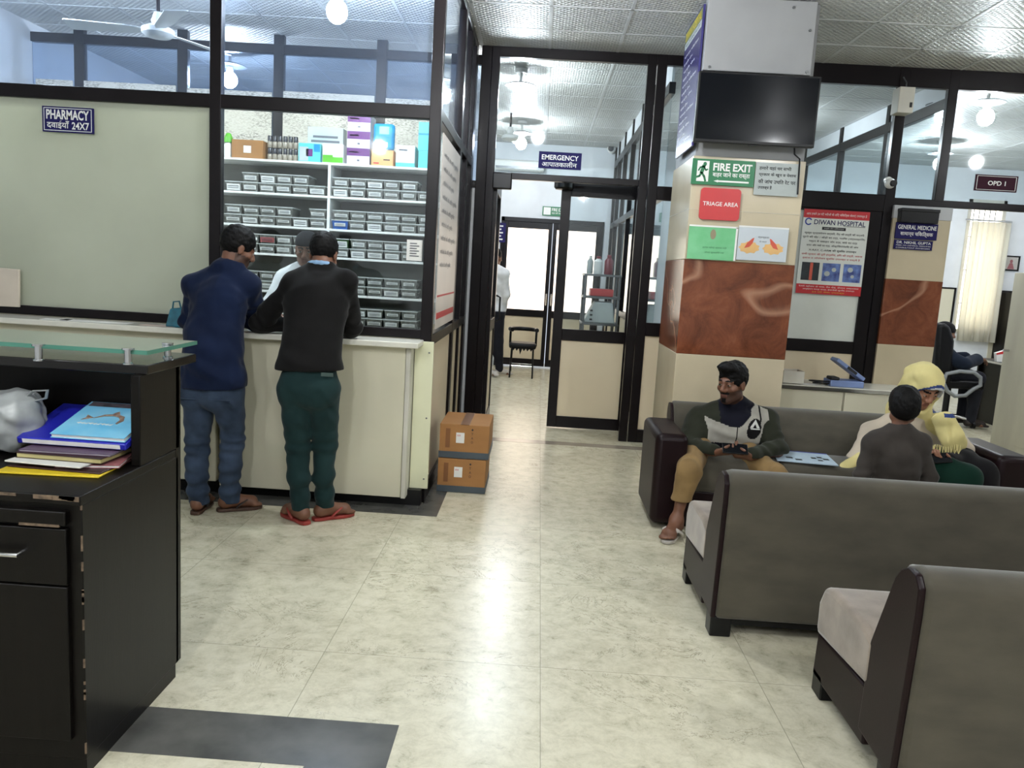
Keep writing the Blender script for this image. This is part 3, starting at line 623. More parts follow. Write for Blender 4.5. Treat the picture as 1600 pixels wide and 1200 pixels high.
# which bins stand in each shelf, upper row then lower row: left bay / right bay ('-' gap, B blue, G green, R red label)
rows = [('-xxxx-', 'xxxxx-'), ('xxxxxx', 'xxxxxx'), ('xxxx-x', 'xxxxxx'), ('xxxxxx', 'Bxxxxx'), ('xxRxx-', 'Gxxxx-'), ('xxxxxx', 'xxxxx-'), ('xxxxx-', 'xxxxx-'), ('xxxxxx', 'xxxxx-'), ('--xx--', 'xxxxx-'), ('xxxxxx', 'xxxxx-')]
px0 = {0: 352, 1: 515}
for s in range(5):
    for rw in range(2):                          # 0 upper, 1 lower
        z = zs[s + 1] + (.0005 if rw else BH - .001)
        for bay in range(2):
            pat = rows[s * 2 + rw][bay]
            for i, ch in enumerate(pat):
                if ch == '-': continue
                x = P(px0[bay] + (11, 16)[bay] + (26.4, 26.8)[bay] * i, 300 + 50 * s, YR)[0]
                if x + BW / 2 > xb - .02 or abs(x - xm) < BW / 2 + .012: continue
                m = {'B': 'binblue', 'G': 'bingreen'}.get(ch, 'bin')
                o = bpy.data.objects.new('medicine_bin', binmesh(m)); COL.objects.link(o); o.location = (x + rl.uniform(-.004, .004), YR + .025 + (.012 if rw == 0 else 0), z)
                col = {'B': 'blue ', 'G': 'green ', 'R': 'red-labelled '}.get(ch, 'grey ')
                tag(o, '%smedicine bin, %s from the left, %s row of %s shelf down, %s bay' % (col, ORD[i], ('upper', 'lower')[rw], ORD[s], ('left', 'right')[bay]), 'bin', 'medicine bins on the rack')
                l = bpy.data.objects.new('paper_label', lbme[rl.randrange(6)]); COL.objects.link(l); l.parent = o
                if ch == 'R': l.data = l.data.copy(); l.data.materials[0] = M['redlabel']
# goods on top of the rack
zt = zs[0] + .0006; YT = YR + .02
def pack(name, label, cat, l, tp, rt, bt, y, dep, m, z0=None, bands=(), group=None, bev=.002):
    a = P(l, bt, y); b = P(rt, tp, y); z = zt if z0 is None else z0; h = P((l + rt) / 2, tp, y)[2] - P((l + rt) / 2, bt, y)[2]
    x0, x1 = a[0], b[0]
    t = thing(name, label, cat, ((x0 + x1) / 2, y + dep / 2, z), group)
    MB().box(x0, x1, y, y + dep, z, z + h).build('carton', m, t, bev=bev)
    for nm, u0, v0, u1, v1, mm in bands:
        MB().box(x0 + (x1 - x0) * u0, x0 + (x1 - x0) * u1, y - .001, y + .002, z + h * v0, z + h * v1).build(nm, mm, t)
    return t, z + h, (x0, x1)
M['green'] = mat('leaf_green', (96, 182, 48), .35); M['lilac'] = mat('pale_lilac', (214, 208, 220), .4); M['violet'] = mat('violet', (104, 50, 116), .4)
M['orange'] = mat('peach_orange', (232, 168, 108), .45); M['aqua'] = mat('aqua', (92, 196, 200), .4); M['cyan'] = mat('cyan_blue', (40, 150, 205), .3, var=.15, vs_=14); M['palegrey'] = mat('pale_grey_card', (182, 190, 188), .5)
M['cap'] = mat('dark_cap', (40, 38, 44), .3); M['amber'] = mat('cloudy_bottle', (150, 140, 124), .25)
t = thing('spray_bottle', 'white bottle with a green top at the left end of the rack top', 'bottle', (P(354, 240, YT)[0], YT + .04, zt))
q = t.location
MB().lathe(q, [(.03, 0), (.034, .01), (.034, .10), (.018, .125)]).build('bottle_body', 'white', t, smooth=40); MB().lathe(q + Vector((0, 0, .12)), [(.034, 0), (.036, .03), (.02, .07), (.012, .075)]).build('cap', 'green', t, smooth=40)
pack('carton', 'brown cardboard carton with a white label on top of the medicine rack', 'carton', 362, 217, 411, 246, YT, .2, 'carton', bands=(('paper_label', .38, .3, .62, .68, 'paper'),))
for k in range(2):
    for i in range(6):
        x = P(419 + 8.1 * i, 240, YT)[0]; z = zt + k * .098
        t = thing('syrup_bottle', 'dark-capped syrup bottle, %s from the left in the %s tier on the rack top' % (ORD[i], ('lower', 'upper')[k]), 'bottle', (x, YT + .04, z), 'syrup bottles on the rack top')
        MB().lathe((x, YT + .04, z), [(.018, 0), (.02, .004), (.02, .042), (.014, .052)], 16).build('bottle_body', 'amber', t, smooth=40); MB().lathe((x, YT + .04, z + .052), [(.0185, 0), (.0185, .036), (.015, .043)], 16).build('cap', 'cap', t, smooth=40)
pack('carton', 'blue and white carton with a swirl next to the syrup bottles', 'carton', 466, 220, 501, 249, YT, .2, 'aqua', bands=(('picture', .05, .05, .45, .8, 'palegrey'), ('picture', .35, .3, .65, .7, 'violet'), ('band', .7, .55, .98, .97, 'cyan')))
pack('carton', 'white and green carton right of the blue swirl carton', 'carton', 503.5, 220, 537, 250, YT, .2, 'paper', bands=(('band', .02, .03, .98, .32, 'green'), ('band', .02, .3, .5, .42, 'green')))
pack('carton', 'large pale grey carton standing behind the green carton', 'carton', 480, 190, 537, 250, YT + .205, .12, 'palegrey', bands=(('print', .15, .72, .85, .78, 'greyink'), ('print', .1, .6, .9, .66, 'greyink')))
z = zt
for k in range(3):
    t, z, _ = pack('carton', 'violet and white glove carton, %s of the three stacked boxes' % ('bottom', 'middle', 'top')[k], 'carton', 541.5, 228.5, 578, 254.5, YT, .2, 'lilac', z0=z, bands=(('band', 0, .52, 1, .98, 'violet'), ('print', .1, .7, .5, .78, 'lilac'), ('print', .45, .2, .56, .3, 'greyink')), group='violet and white cartons stacked on the rack')
    z += .0006
t, z, _ = pack('carton', 'peach orange carton under the blue pouch on the rack top', 'carton', 580, 231, 615, 256, YT, .2, 'orange', bands=(('print', .1, .12, .35, .2, 'red'), ('picture', .55, .35, .85, .42, 'ink')))
o, _, _ = pack('pouch', 'shiny blue pouch standing on the peach orange carton', 'pouch', 582, 187, 617, 229.5, YT + .03, .06, 'cyan', z0=z + .0006, bands=(('picture', .3, .6, .75, .88, 'skyblue'), ('print', .2, .12, .7, .3, 'paper')), bev=.025)
pack('carton', 'white carton with a teal base right of the peach carton', 'carton', 618, 224, 649, 258, YT, .2, 'paper', bands=(('band', 0, 0, 1, .2, 'aqua'), ('print', .15, .75, .6, .82, 'greyink')))
t, z, _ = pack('carton', 'lower aqua carton at the right end of the rack top', 'carton', 653, 233, 683, 260, YT, .2, 'aqua')
pack('carton', 'upper aqua carton at the right end of the rack top', 'carton', 653, 186, 683, 231, YT, .2, 'aqua', z0=z + .0006, bands=(('band', 0, .55, 1, .62, 'cyan'),))
r, U, T, R = sign('payment_card', 'white payment card stuck low on the pharmacy glass at right', 'card', (636, 374), (659, 408), 4.891, 'paper', t=.003)
[R('print', .2, .2 + .12 * i, .8 - .15 * (i % 2), .25 + .12 * i, 'greyink') for i in range(6)]
# pharmacy side: hospital poster hung on the glass, its back shining through
a = PX(697, 230, -.64)
sp = thing('hospital_poster', 'large white poster with red lines on the pharmacy side glass', 'poster', (-.64, 5.5, 1.1))
MB().box(-.643, -.638, 4.98, 6.0, 1.1, 2.3).build('sheet', mat('poster_paper', (214, 206, 198), .35, var=.08, vs_=2), sp)
for i in range(9): text('मरीजों के लिए सुविधा', (-.638, 5.06, 2.16 - .085 * i), (0, 1, 0), (0, 0, 1), .8 - .1 * (i % 3), .04, 'greyink', sp)
MB().box(-.6385, -.637, 5.0, 5.98, 1.16, 1.2).box(-.6385, -.637, 5.0, 5.98, 1.3, 1.312).build('red_band', 'red', sp)

# ---------------------------------------------------------------- cardboard cartons by the side wall
for k, (dx, lb) in enumerate(((0, 'bottom'), (.012, 'top'))):
    z = .0015 + k * .2335; x0, x1, y0, y1 = -.60 + dx - .01 * k, -.28 + dx, 5.15 + .004 * k, 5.60
    t = thing('carton', '%s cardboard carton of the two stacked beside the pharmacy side wall' % lb, 'carton', ((x0 + x1) / 2, 5.38, z), 'stacked cardboard cartons')
    MB().box(x0, x1, y0, y1, z, z + .23).build('carton_body', 'carton', t, bev=.004)
    MB().box(x0 - .003, x1 + .003, y0 - .003, y1 + .003, z + .002, z + .045).build('grey_strip', mat('slate_tape', (70, 80, 88), .5), t)
    MB().box((x0 + x1) / 2 - .03, (x0 + x1) / 2 + .03, y0 - .0012, y1 + .001, z + .229, z + .2312).build('tape', mat('brown_tape', (120, 78, 42), .3), t)
    MB().box(x0 + .11, x0 + .165, y0 - .0014, y0, z + .105, z + .175).build('paper_label', 'paper', t)
    text('III', (x0 + .118, y0 - .0014, z + .15), (1, 0, 0), (0, 0, 1), .02, .012, 'red', t)
    for i in range(4): text(('♦', 'T', 'A', 'O')[i], (x0 + .21, y0, z + .19 - .028 * i), (1, 0, 0), (0, 0, 1), .014, .016, 'ink', t)
    MB().box(x0 + .04, x0 + .07, y0 - .0012, y0, z + .07, z + .2).build('print', mat('carton_print', (128, 84, 46), .7), t)

# ---------------------------------------------------------------- signs of the emergency entrance and pillar
r, U, T, R = sign('emergency_sign', 'navy sign reading EMERGENCY on the glass over the entrance', 'sign', (842.5, 236), (907.5, 266), 7.15, 'navy')
T('EMERGENCY', .07, .52, .93, .82, 'white', .016); T('आपातकालीन', .08, .12, .90, .46, 'white', .01)
r, U, T, R = sign('fire_exit_sign', 'small green FIRE EXIT sign on the far white wall', 'sign', (848, 322), (884, 338.5), 12.37, 'signgreen')
T('FIRE EXIT', .4, .5, .95, .85, 'white', .02); T('बाहर जाने का रास्ता', .4, .12, .95, .45, 'white'); R('pictogram', .05, .1, .35, .9, 'white')
r, U, T, R = sign('notice_board', 'small navy notice board on the far wall left of the lit doors', 'sign', (764, 347), (789, 379), 12.37, 'navy')
for i in range(5): R('print', .12, .12 + .17 * i, .85 - .1 * (i % 2), .19 + .17 * i, 'white')
FP = QY - .02
r, U, T, R = sign('fire_exit_sign', 'large green FIRE EXIT sign with a running man on the pillar', 'sign', (1082.8, 247), (1177, 292.5), FP, 'signgreen')
R('pictogram_panel', .08, .12, .27, .92, 'white')
T('FIRE EXIT', .335, .56, .955, .86, 'white', .03); T('बाहर जाने का रास्ता', .335, .27, .93, .54, 'white', .015)
g = MB(); a = U(.36, .12); b = U(.92, .20); zc = (a[2] + b[2]) / 2; hh = (b[2] - a[2]) / 2
g.prism([(a[0] + .03, FP - .0012, zc - hh * .8), (b[0], FP - .0012, zc - hh * .8), (b[0], FP - .0012, zc + hh * .8), (a[0] + .03, FP - .0012, zc + hh * .8), (a[0] + .03, FP - .0012, zc + hh * 1.3), (a[0], FP - .0012, zc), (a[0] + .03, FP - .0012, zc - hh * 1.3)], (0, .002, 0)); g.build('arrow', 'white', r)
g = MB(); hd = U(.20, .80)
g.prism([hd + Vector((.012 * math.cos(q * PI / 8), -.0024, .014 * math.sin(q * PI / 8))) for q in range(16)], (0, .002, 0))
def stroke(pts, wd):
    for p, q in zip(pts, pts[1:]):
        p = U(*p); q = U(*q); dv = (q - p).normalized(); nn = Vector((-dv[2], 0, dv[0])) * wd; o = Vector((0, -.0024, 0)); e = dv * wd * .5
        g.prism([p - e + nn + o, p - e - nn + o, q + e - nn + o, q + e + nn + o], (0, .002, 0))
stroke([(.185, .72), (.155, .46)], .012); stroke([(.155, .46), (.2, .32), (.225, .14)], .007); stroke([(.155, .46), (.125, .32), (.065, .27)], .007); stroke([(.185, .70), (.22, .56), (.25, .60)], .005); stroke([(.18, .70), (.13, .66), (.105, .54)], .005)
g.build('running_man', 'signgreen', r)
r, U, T, R = sign('paper_notice', 'white Hindi notice sheet to the right of the green FIRE EXIT sign', 'notice', (1182, 253), (1246, 308), FP, 'palegrey', t=.004)
for i, s in enumerate(('हमारे यहां पर सभी', 'प्रकार के खून व पेशाब', 'की जांच उचित रेट पर', 'उपलब्ध है')): T(s, .08, .76 - .2 * i, (.80, .92, .92, .4)[i], .90 - .2 * i, 'ink', .012)
r, U, T, R = sign('triage_sign', 'red rounded sign reading TRIAGE AREA on the pillar', 'sign', (1096, 292.5), (1154, 345.8), FP, 'signred', radius=.025)
T('TRIAGE AREA', .07, .44, .95, .57, 'white', .008)
r, U, T, R = sign('hygiene_poster', 'green poster in a clear sleeve, left of two on the pillar', 'poster', (1077.5, 351.5), (1148.5, 408), FP, mat('mint_green', (98, 180, 120), .22, var=.1, vs_=5, rgb2=(130, 200, 150)), t=.006)
M['fawn'] = mat('fawn_shape', (150, 140, 110), .4)
g = MB(); c = U(.5, .76); g.prism([c + Vector((.02 * math.cos(q * PI / 10), -.0014, .035 * math.sin(q * PI / 10))) for q in range(20)], (0, .002, 0)); g.build('picture', 'fawn', r)
M['dgreen'] = mat('dark_mint', (64, 130, 84), .4); T('हाथ धोएं साफ रहें', .3, .33, .8, .4, 'dgreen'); T('जीवन सुरक्षित रखें', .35, .18, .75, .25, 'dgreen')
R('sleeve_edge', 0, .97, 1, 1.02, 'white'); R('sleeve_edge', .96, 0, 1, 1, 'white')
r, U, T, R = sign('hygiene_poster', 'pale poster of two red hands in a clear sleeve, right one on the pillar', 'poster', (1155, 353.5), (1227.5, 410), FP, mat('pale_blue_white', (200, 208, 214), .22, var=.03), t=.006)
M['handred'] = mat('picture_red', (214, 92, 70), .5); M['flame'] = mat('picture_orange', (232, 186, 120), .5)
for s, cx in ((1, .24), (-1, .72)):
    g = MB(); c = U(cx, .38)
    g.prism([c + Vector((.065 * math.cos(q * PI / 9) * (1 + .18 * (q % 2)), -.0012, .035 * math.sin(q * PI / 9) * (1 + .25 * (q % 2)))) for q in range(18)], (0, .002, 0)); g.build('picture', 'flame', r)
    g = MB(); g.prism([U(cx + s * u, v) + Vector((0, -.0022, 0)) for u, v in ((-.10, .36), (.0, .40), (.06, .52), (.085, .68), (.05, .66), (-.05, .52))], (0, .002, 0)); g.build('picture', 'handred', r)
T('स्वच्छता', .4, .66, .62, .73, 'greyink'); T('के मार्ग', .43, .54, .58, .61, 'greyink')
R('sleeve_edge', 0, .98, 1, 1.03, 'white')
# television, panel, blue board
TY = 5.60
a = P(1093, 110, TY); b = P(1272, 231, TY)
t = thing('television', 'black switched-off television mounted high on the pillar', 'television', ((a[0] + b[0]) / 2, TY + .05, b[2]))
MB().box(a[0], b[0], TY, TY + .05, b[2], a[2]).build('casing', 'black', t, bev=.004)
MB().box(a[0] + .012, b[0] - .012, TY - .0015, TY + .001, b[2] + .02, a[2] - .012).build('screen', 'screen', t)
MB().box(a[0] + .2, b[0] - .2, TY + .05, QY - .0, b[2] + .12, a[2] - .1).build('wall_bracket', 'black', t)
MB().box((a[0] + b[0]) / 2 - .03, (a[0] + b[0]) / 2 + .03, TY + .01, TY + .03, b[2] - .006, b[2]).build('sensor', 'black', t)
MB().tube([(b[0] - .1, QY - .03, b[2] + .05), (b[0] - .09, QY - .03, b[2] - .03), (b[0] - .05, QY - .028, b[2] - .06), (b[0] - .04, QY - .03, b[2] - .3)], .006).build('cable', 'black', t, smooth=60)
c = P(1098, 109, 5.66); e = P(1267, 113, 5.66)
t = thing('cover_panel', 'white cover panel with screws above the television, greyed for its dim light', 'panel', ((c[0] + e[0]) / 2, 5.66, c[2]))
MB().box(c[0], e[0], 5.66, QY - .002, c[2], 3.385).build('sheet', 'dimwhite', t, bev=.004)
for u, z in ((.06, c[2] + .02), (.96, c[2] + .02), (.78, 3.34), (.95, 3.2)): MB().cyl((c[0] + (e[0] - c[0]) * u, 5.652, z), (c[0] + (e[0] - c[0]) * u, 5.662, z), .009).build('screw', 'greymetal', t, smooth=40)
sx = QX0 - .03
n0 = PX(1098, 9, sx); n1 = PX(1082, 226, sx); f0 = PX(1069, 48, sx); f1 = PX(1057, 262, sx)
y0, y1, z1, z0 = (n0[1] + n1[1]) / 2, (f0[1] + f1[1]) / 2, n0[2], n1[2]
t = thing('hospital_board', 'tall navy board with yellow heading on the left side of the pillar', 'board', (sx, (y0 + y1) / 2, z0))
MB().box(sx, sx + .015, y0, y1, z0, z1).build('board', mat('dusk_blue', (62, 58, 112), .2, var=.05), t)
Lz = lambda v: z0 + (z1 - z0) * v
MB().box(sx - .001, sx, y0 + .02, y1 - .02, Lz(.905), Lz(.985)).build('heading_band', mat('dull_green_yellow', (120, 128, 60), .4), t)
MB().box(sx - .001, sx, y0 + .02, y1 - .02, Lz(.85), Lz(.9)).build('subheading_band', 'palegrey', t)
text('DIWAN HOSPITAL', (sx - .001, y1 - .04, Lz(.915)), (0, -1, 0), (0, 0, 1), y1 - y0 - .08, (z1 - z0) * .06, 'yellow', t, bold=.01)
text('MULTI SPECIALITY', (sx - .001, y1 - .05, Lz(.862)), (0, -1, 0), (0, 0, 1), y1 - y0 - .1, (z1 - z0) * .025, 'ink', t)
for i in range(13): text(('सामान्य चिकित्सा', 'हड्डी रोग', 'स्त्री रोग', 'बाल रोग')[i % 4], (sx, y1 - .06, Lz(.77 - .058 * i)), (0, -1, 0), (0, 0, 1), (y1 - y0) * (.8, .5, .65, .45)[i % 4], (z1 - z0) * .026, 'white', t)
# poster on the general medicine door
r, U, T, R = sign('hospital_poster', 'white and red DIWAN HOSPITAL poster on the dark-framed door', 'poster', (1257, 326), (1344, 463.5), 7.172, mat('poster_white', (218, 222, 216), .35, var=.02), t=.004)
R('red_band', 0, .90, 1, 1, 'red'); R('red_band', 0, 0, 1, .115, 'red')
T('आप हमारे 24 घंटे मरीजों के लिए चिकित्सा सेवाएं उपलब्ध है', .04, .925, .96, .965, 'white')
T('DIWAN HOSPITAL', .17, .825, .95, .882, 'navy', .012)
g = MB(); c = U(.085, .855)
for q in range(18): 
    an = q * 2 * PI / 22 + .5; bn = an + 2 * PI / 22
    g.prism([c + Vector((rr_ * math.cos(an_), -.0012, rr_ * math.sin(an_))) for rr_, an_ in ((.032, an), (.032, bn), (.021, bn), (.021, an))], (0, .001, 0))
g.build('ring_emblem', 'blueink', r)
R('underline', .62, .815, .95, .82, 'ink'); R('dark_label', .30, .765, .66, .80, 'ink'); T('हड्डी रोग विशेषज्ञ', .33, .772, .63, .793, 'white')
for i, (s, a, b) in enumerate((('कूल्हा प्रत्यारोपण सर्जरी, रीढ़ की हड्डी की सर्जरी', .04, .95), ('घुटने की चोट / जोड़ों का दर्द, गठिया (अर्थराइटिस)', .02, .97), ('गर्दन में जकड़न और दर्द, कंधे का दर्द', .12, .86), ('कमर और नसों का दर्द, ऑस्टियोपोरोसिस की जांच', .09, .88))): T(s, a, .705 - .048 * i, b, .738 - .048 * i, 'ink', .008)
T('X-RAY, C-ARM की सुविधा उपलब्ध', .13, .505, .86, .54, 'ink', .015)
T('सभी प्रकार की टूटी हड्डियां, हिप की हड्डी, लकवा', .03, .455, .96, .488, 'red', .004); T('इलाज व ऑपरेशन सुविधा उपलब्ध व सस्ती है', .05, .41, .93, .442, 'red', .004)
M['xray'] = mat('xray_blue', (36, 44, 110), .4, var=.4, vs_=14, rgb2=(120, 150, 214)); M['xrayd'] = mat('xray_teal', (30, 44, 52), .4, var=.4, vs_=14)
for i, m in enumerate(('xrayd', 'xray', 'xray')):
    R('picture', .055 + .32 * i, .16, .325 + .32 * i, .375, m, bv=.004)
R('picture_detail', .18, .165, .225, .37, 'handred', d=.002)
g = MB()
for cx, cz, rx in ((.45, .25, .025), (.55, .30, .02), (.80, .31, .024), (.84, .23, .016)): c = U(cx, cz); g.prism([c + Vector((rx * math.cos(q * PI / 7), -.002, rx * .9 * math.sin(q * PI / 7))) for q in range(14)], (0, .001, 0))
g.build('picture_detail', 'palegrey', r)
T('रेलवे स्टेशन के पास, मेन रोड, दीवान अस्पताल', .04, .075, .96, .10, 'white'); T('आयुष्मान कार्ड मान्य, ईमरजेंसी सुविधा उपलब्ध', .1, .045, .9, .068, 'white'); T('24 घंटे सेवा उपलब्ध', .25, .015, .75, .036, 'yellow')
# pier signs, OPD 1, camera and little box
q = P(1410, 325, 7.06); q2 = P(1466, 350, 7.06)
t = thing('key_box', 'shallow black box fixed above the GENERAL MEDICINE sign', 'box', ((q[0] + q2[0]) / 2, 7.1, q2[2]))
MB().box(q[0], q2[0], 7.06, 7.14, q2[2], q[2]).build('case', 'black', t, bev=.004); MB().box(q[0] - .004, q2[0] + .004, 7.054, 7.14, q[2] - .025, q[2] + .003).build('lid', 'black', t, bev=.004)
r, U, T, R = sign('department_sign', 'navy sign reading GENERAL MEDICINE on the tiled pier', 'sign', (1401, 347), (1463, 376), 7.115, 'navy')
T('GENERAL MEDICINE', .05, .60, .97, .86, 'white', .012); T('सामान्य चिकित्सक', .12, .14, .9, .5, 'white', .012)
r, U, T, R = sign('doctor_sign', 'small navy doctor name sign under the GENERAL MEDICINE sign', 'sign', (1398, 374), (1456, 392), 7.115, 'navy')
T('DR. NIKHIL GUPTA', .06, .6, .95, .88, 'white', .012); T('MBBS, MD (GENERAL MEDICINE)', .05, .33, .95, .48, 'white'); T('CONSULTANT PHYSICIAN', .05, .10, .93, .24, 'white')
r, U, T, R = sign('room_sign', 'dark maroon sign reading OPD 1 on the upper glass', 'sign', (1525.5, 272), (1588, 301), 7.184, mat('maroon_sign', (60, 28, 42), .7, var=.03, spec=.2))
border(R, .035, .07, .012, .025, 'white'); T('OPD 1', .30, .36, .72, .64, 'white', .02)
c = P(1414, 157, 7.05)
t = thing('alarm_box', 'small white box hanging from the beam beside the glass post', 'box', (c[0], 7.08, c[2] - .1))
MB().box(c[0] - .065, c[0] + .065, 7.02, 7.16, c[2] - .105, c[2] + .105).build('case', 'offwhite', t, bev=.006); MB().box(c[0] + .03, c[0] + .05, 7.016, 7.02, c[2] - .06, c[2] - .02).build('slot', 'ink', t)
MB().tube([(c[0] + .02, 7.1, c[2] + .1), (c[0] + .025, 7.12, c[2] + .16), (c[0] + .0, 7.14, c[2] + .21)], .006).build('cable', 'greymetal', t, smooth=60)
def cctv(px, py, Y, label, s=1., sd=1):
    c = P(px, py, Y); t = thing('security_camera', label, 'camera', (c[0], Y, c[2]))
    MB().cyl(c + Vector((0, .06 * s, .03 * s)), c + Vector((0, .10 * s, .03 * s)), .03 * s).build('mount', 'white', t, smooth=40)
    MB().ball(c + Vector((0, .03 * s, 0)), .045 * s, .05 * s, .045 * s).build('housing', 'white', t, smooth=80)
    MB().cyl(c + Vector((sd * .012 * s, -.03 * s, -.004 * s)), c + Vector((sd * .006 * s, .0, -.002 * s)), .028 * s).build('lens', 'black', t, smooth=40)
cctv(1393, 286, 7.08, 'white security camera on the post beside the OPD glass')
cctv(956, 232, 12.28, 'white security camera high on the far wall of the emergency room', 1.5, -1)

# ---------------------------------------------------------------- low cabinets behind the far sofa
cy = 6.2; zt2 = P(1222, 600, cy)[2]
wt = MB().box(1.84, 3.0, cy - .01, cy + .42, zt2 - .03, zt2).build('cabinet_worktop', 'worktop', bev=.004); tag(wt, 'pale worktop over the cream cabinets behind the far sofa', 'worktop')
tag(MB().box(1.84, 3.0, cy - .016, cy - .0105, zt2 - .032, zt2 - .004).build('trim_12', 'chrome'), kind='structure')
xm2 = P(1318, 625, cy)[0]
for a, b, lb in ((1.84, xm2 - .004, 'left cream low cabinet behind the far sofa, beside the pillar'), (xm2 + .004, 3.0, 'right cream low cabinet behind the far sofa, beside the woman')):
    t = thing('low_cabinet', lb, 'cabinet', ((a + b) / 2, cy + .2, 0)); MB().box(a, b, cy + .02, cy + .4, 0, zt2 - .031).build('carcass', 'cream', t, bev=.003); MB().box(a + .003, b - .003, cy, cy + .018, .06, zt2 - .034).build('door', 'cream', t, bev=.003)
    MB().box((a + b) / 2 - .05, (a + b) / 2 + .05, cy - .012, cy, .5, .515).build('handle', 'chrome', t)
a = P(1223, 599, cy + .05); b = P(1258, 578, cy + .05)
t = thing('carton', 'small open white carton on the cabinet worktop by the pillar', 'carton', (a[0], cy + .1, zt2)); zz = zt2 + .0005; h = .10
MB().box(a[0], b[0], cy + .05, cy + .055, zz, zz + h).box(a[0], b[0], cy + .215, cy + .22, zz, zz + h).box(a[0], a[0] + .005, cy + .055, cy + .215, zz, zz + h).box(b[0] - .005, b[0], cy + .055, cy + .215, zz, zz + h).box(a[0], b[0], cy + .05, cy + .22, zz, zz + .004).build('carton_body', 'offwhite', t)
MB().box(a[0] + .006, b[0] - .006, cy + .056, cy + .214, zz + .004, zz + h - .02).build('contents', 'carton', t)
a = P(1298, 601, cy + .03); b = P(1350, 603, cy + .03)
M['boxblue'] = mat('powder_blue_plastic', (124, 144, 190), .45)
t = thing('file_box', 'powder blue desk file box tipped open on the cabinet worktop', 'box', ((a[0] + b[0]) / 2, cy + .1, zt2))
MB().box(a[0], b[0], cy + .03, cy + .2, zz, zz + .05).build('tray', 'boxblue', t, bev=.006)
T_ = Matrix.Translation((b[0], cy + .05, zz + .052)) @ Matrix.Rotation(math.radians(33), 4, 'Y')
MB().box(-.27, 0, .0, .15, 0, .03, T=T_).build('lid', 'boxblue', t, bev=.006); MB().box(-.17, -.08, -.002, 0, .004, .026, T=T_).build('dark_window', 'ink', t)
MB().box(a[0] + .0, a[0] + .07, cy + .035, cy + .15, zz + .05, zz + .075).build('stand', 'ink', t, bev=.01)
c = P(1287, 598, cy + .05)
t = thing('telephone_cable', 'black coiled cable on white papers beside the blue file box', 'cable', (c[0], cy + .08, zt2))
MB().tube([(c[0] + .05 * math.cos(i * .5) * (1 + .05 * i), cy + .1 + .045 * math.sin(i * .5), zz + .008 + .0012 * i) for i in range(28)], .006, 8).build('coil', 'black', t, smooth=60)
o = MB().box(-.1, .1, -.06, .06, 0, .001, T=Matrix.Translation((c[0] - .09, cy + .1, zz)) @ Matrix.Rotation(.2, 4, 'Z')).build('paper_sheet', 'paper'); tag(o, 'white paper sheet between the carton and the cable on the worktop', 'paper')
# magazine on the far sofa seat
T_ = Matrix.Translation((1.72, 4.93, .437)) @ Matrix.Rotation(-.12, 4, 'Z')
t = thing('newspaper', 'folded pale blue newspaper with photos lying on the far sofa seat', 'newspaper', (1.72, 4.93, .437))
MB().box(-.18, .18, -.15, .17, 0, .006, T=T_).build('sheet', mat('pale_blue_print', (186, 206, 222), .6, var=.05, vs_=20), t)
MB().box(-.18, .18, .15, .17, .006, .0068, T=T_).build('heading', 'blueink', t)
for i, (u, v, a, b) in enumerate(((-.15, .0, .03, .05), (-.11, -.06, .04, .03), (-.06, -.1, .04, .035), (.05, -.02, .03, .04), (.09, .01, .03, .04), (.12, -.03, .035, .04), (.08, -.07, .03, .03))): MB().box(u, u + a, v, v + b, .006, .0068, T=T_).build('photograph', 'xrayd', t)

# ---------------------------------------------------------------- emergency room contents
c = P(812, 545, 11.2); fx, fy = P(814, 588, 11.25)[0], 11.2
t = thing('stool', 'black stool with curved armrest and torn seat in the emergency room', 'stool', (fx, fy, 0)); s = .22
M['vinyl'] = mat('black_vinyl', (15, 15, 17), .4, spec=.2)
zs_ = P(812, 540, 11.2)[2]
MB().box(fx - .19, fx + .19, fy - .18, fy + .18, zs_ - .03, zs_ + .05).build('seat', 'vinyl', t, bev=.03, seg=3)
MB().tube([(fx + .19 * math.cos(a), fy + .17 * math.sin(a), zs_ + .23) for a in [PI * (i / 12 * 1.25 - .05) for i in range(13)]], .03, 10).build('armrest', 'vinyl', t, smooth=60)
for a in (.05, .95): MB().cyl((fx + .185 * math.cos(PI * a), fy + .12 * math.sin(PI * a), zs_), (fx + .185 * math.cos(PI * a), fy + .165 * math.sin(PI * a), zs_ + .22), .016).build('arm_post', 'vinyl', t)
for sx_ in (-1, 1):
    for sy_ in (-1, 1): MB().cyl((fx + sx_ * .16, fy + sy_ * .15, 0), (fx + sx_ * .15, fy + sy_ * .14, zs_ - .03), .012).build('leg', 'black', t, smooth=40)
MB().tube([(fx - .16, fy - .15, .17), (fx + .16, fy - .15, .17), (fx + .16, fy + .15, .17), (fx - .16, fy + .15, .17)], .008, closed=True).build('stretcher', 'chrome', t, smooth=40)
g = MB()
for i in range(6): u = fx - .15 + .05 * i; g.prism([(u, fy - .182, zs_ - .02), (u + .05, fy - .182, zs_ - .02), (u + .02, fy - .18, zs_ - .06 - .05 * (i == 2))], (0, .004, 0))
g.build('torn_lining', 'vinyl', t)
a = P(796, 249, 12.2); b = P(850, 268, 12.2)
t = thing('air_conditioner', 'white split air conditioner high on the far emergency room wall', 'air conditioner', (a[0], 12.3, b[2]))
MB().box(a[0] - .25, b[0], 12.17, YB - .001, b[2], a[2]).build('casing', 'white', t, bev=.03, seg=3); MB().box(a[0] - .2, b[0] - .04, 12.166, 12.18, b[2] + .015, b[2] + .05).build('louvre', 'greymetal', t)
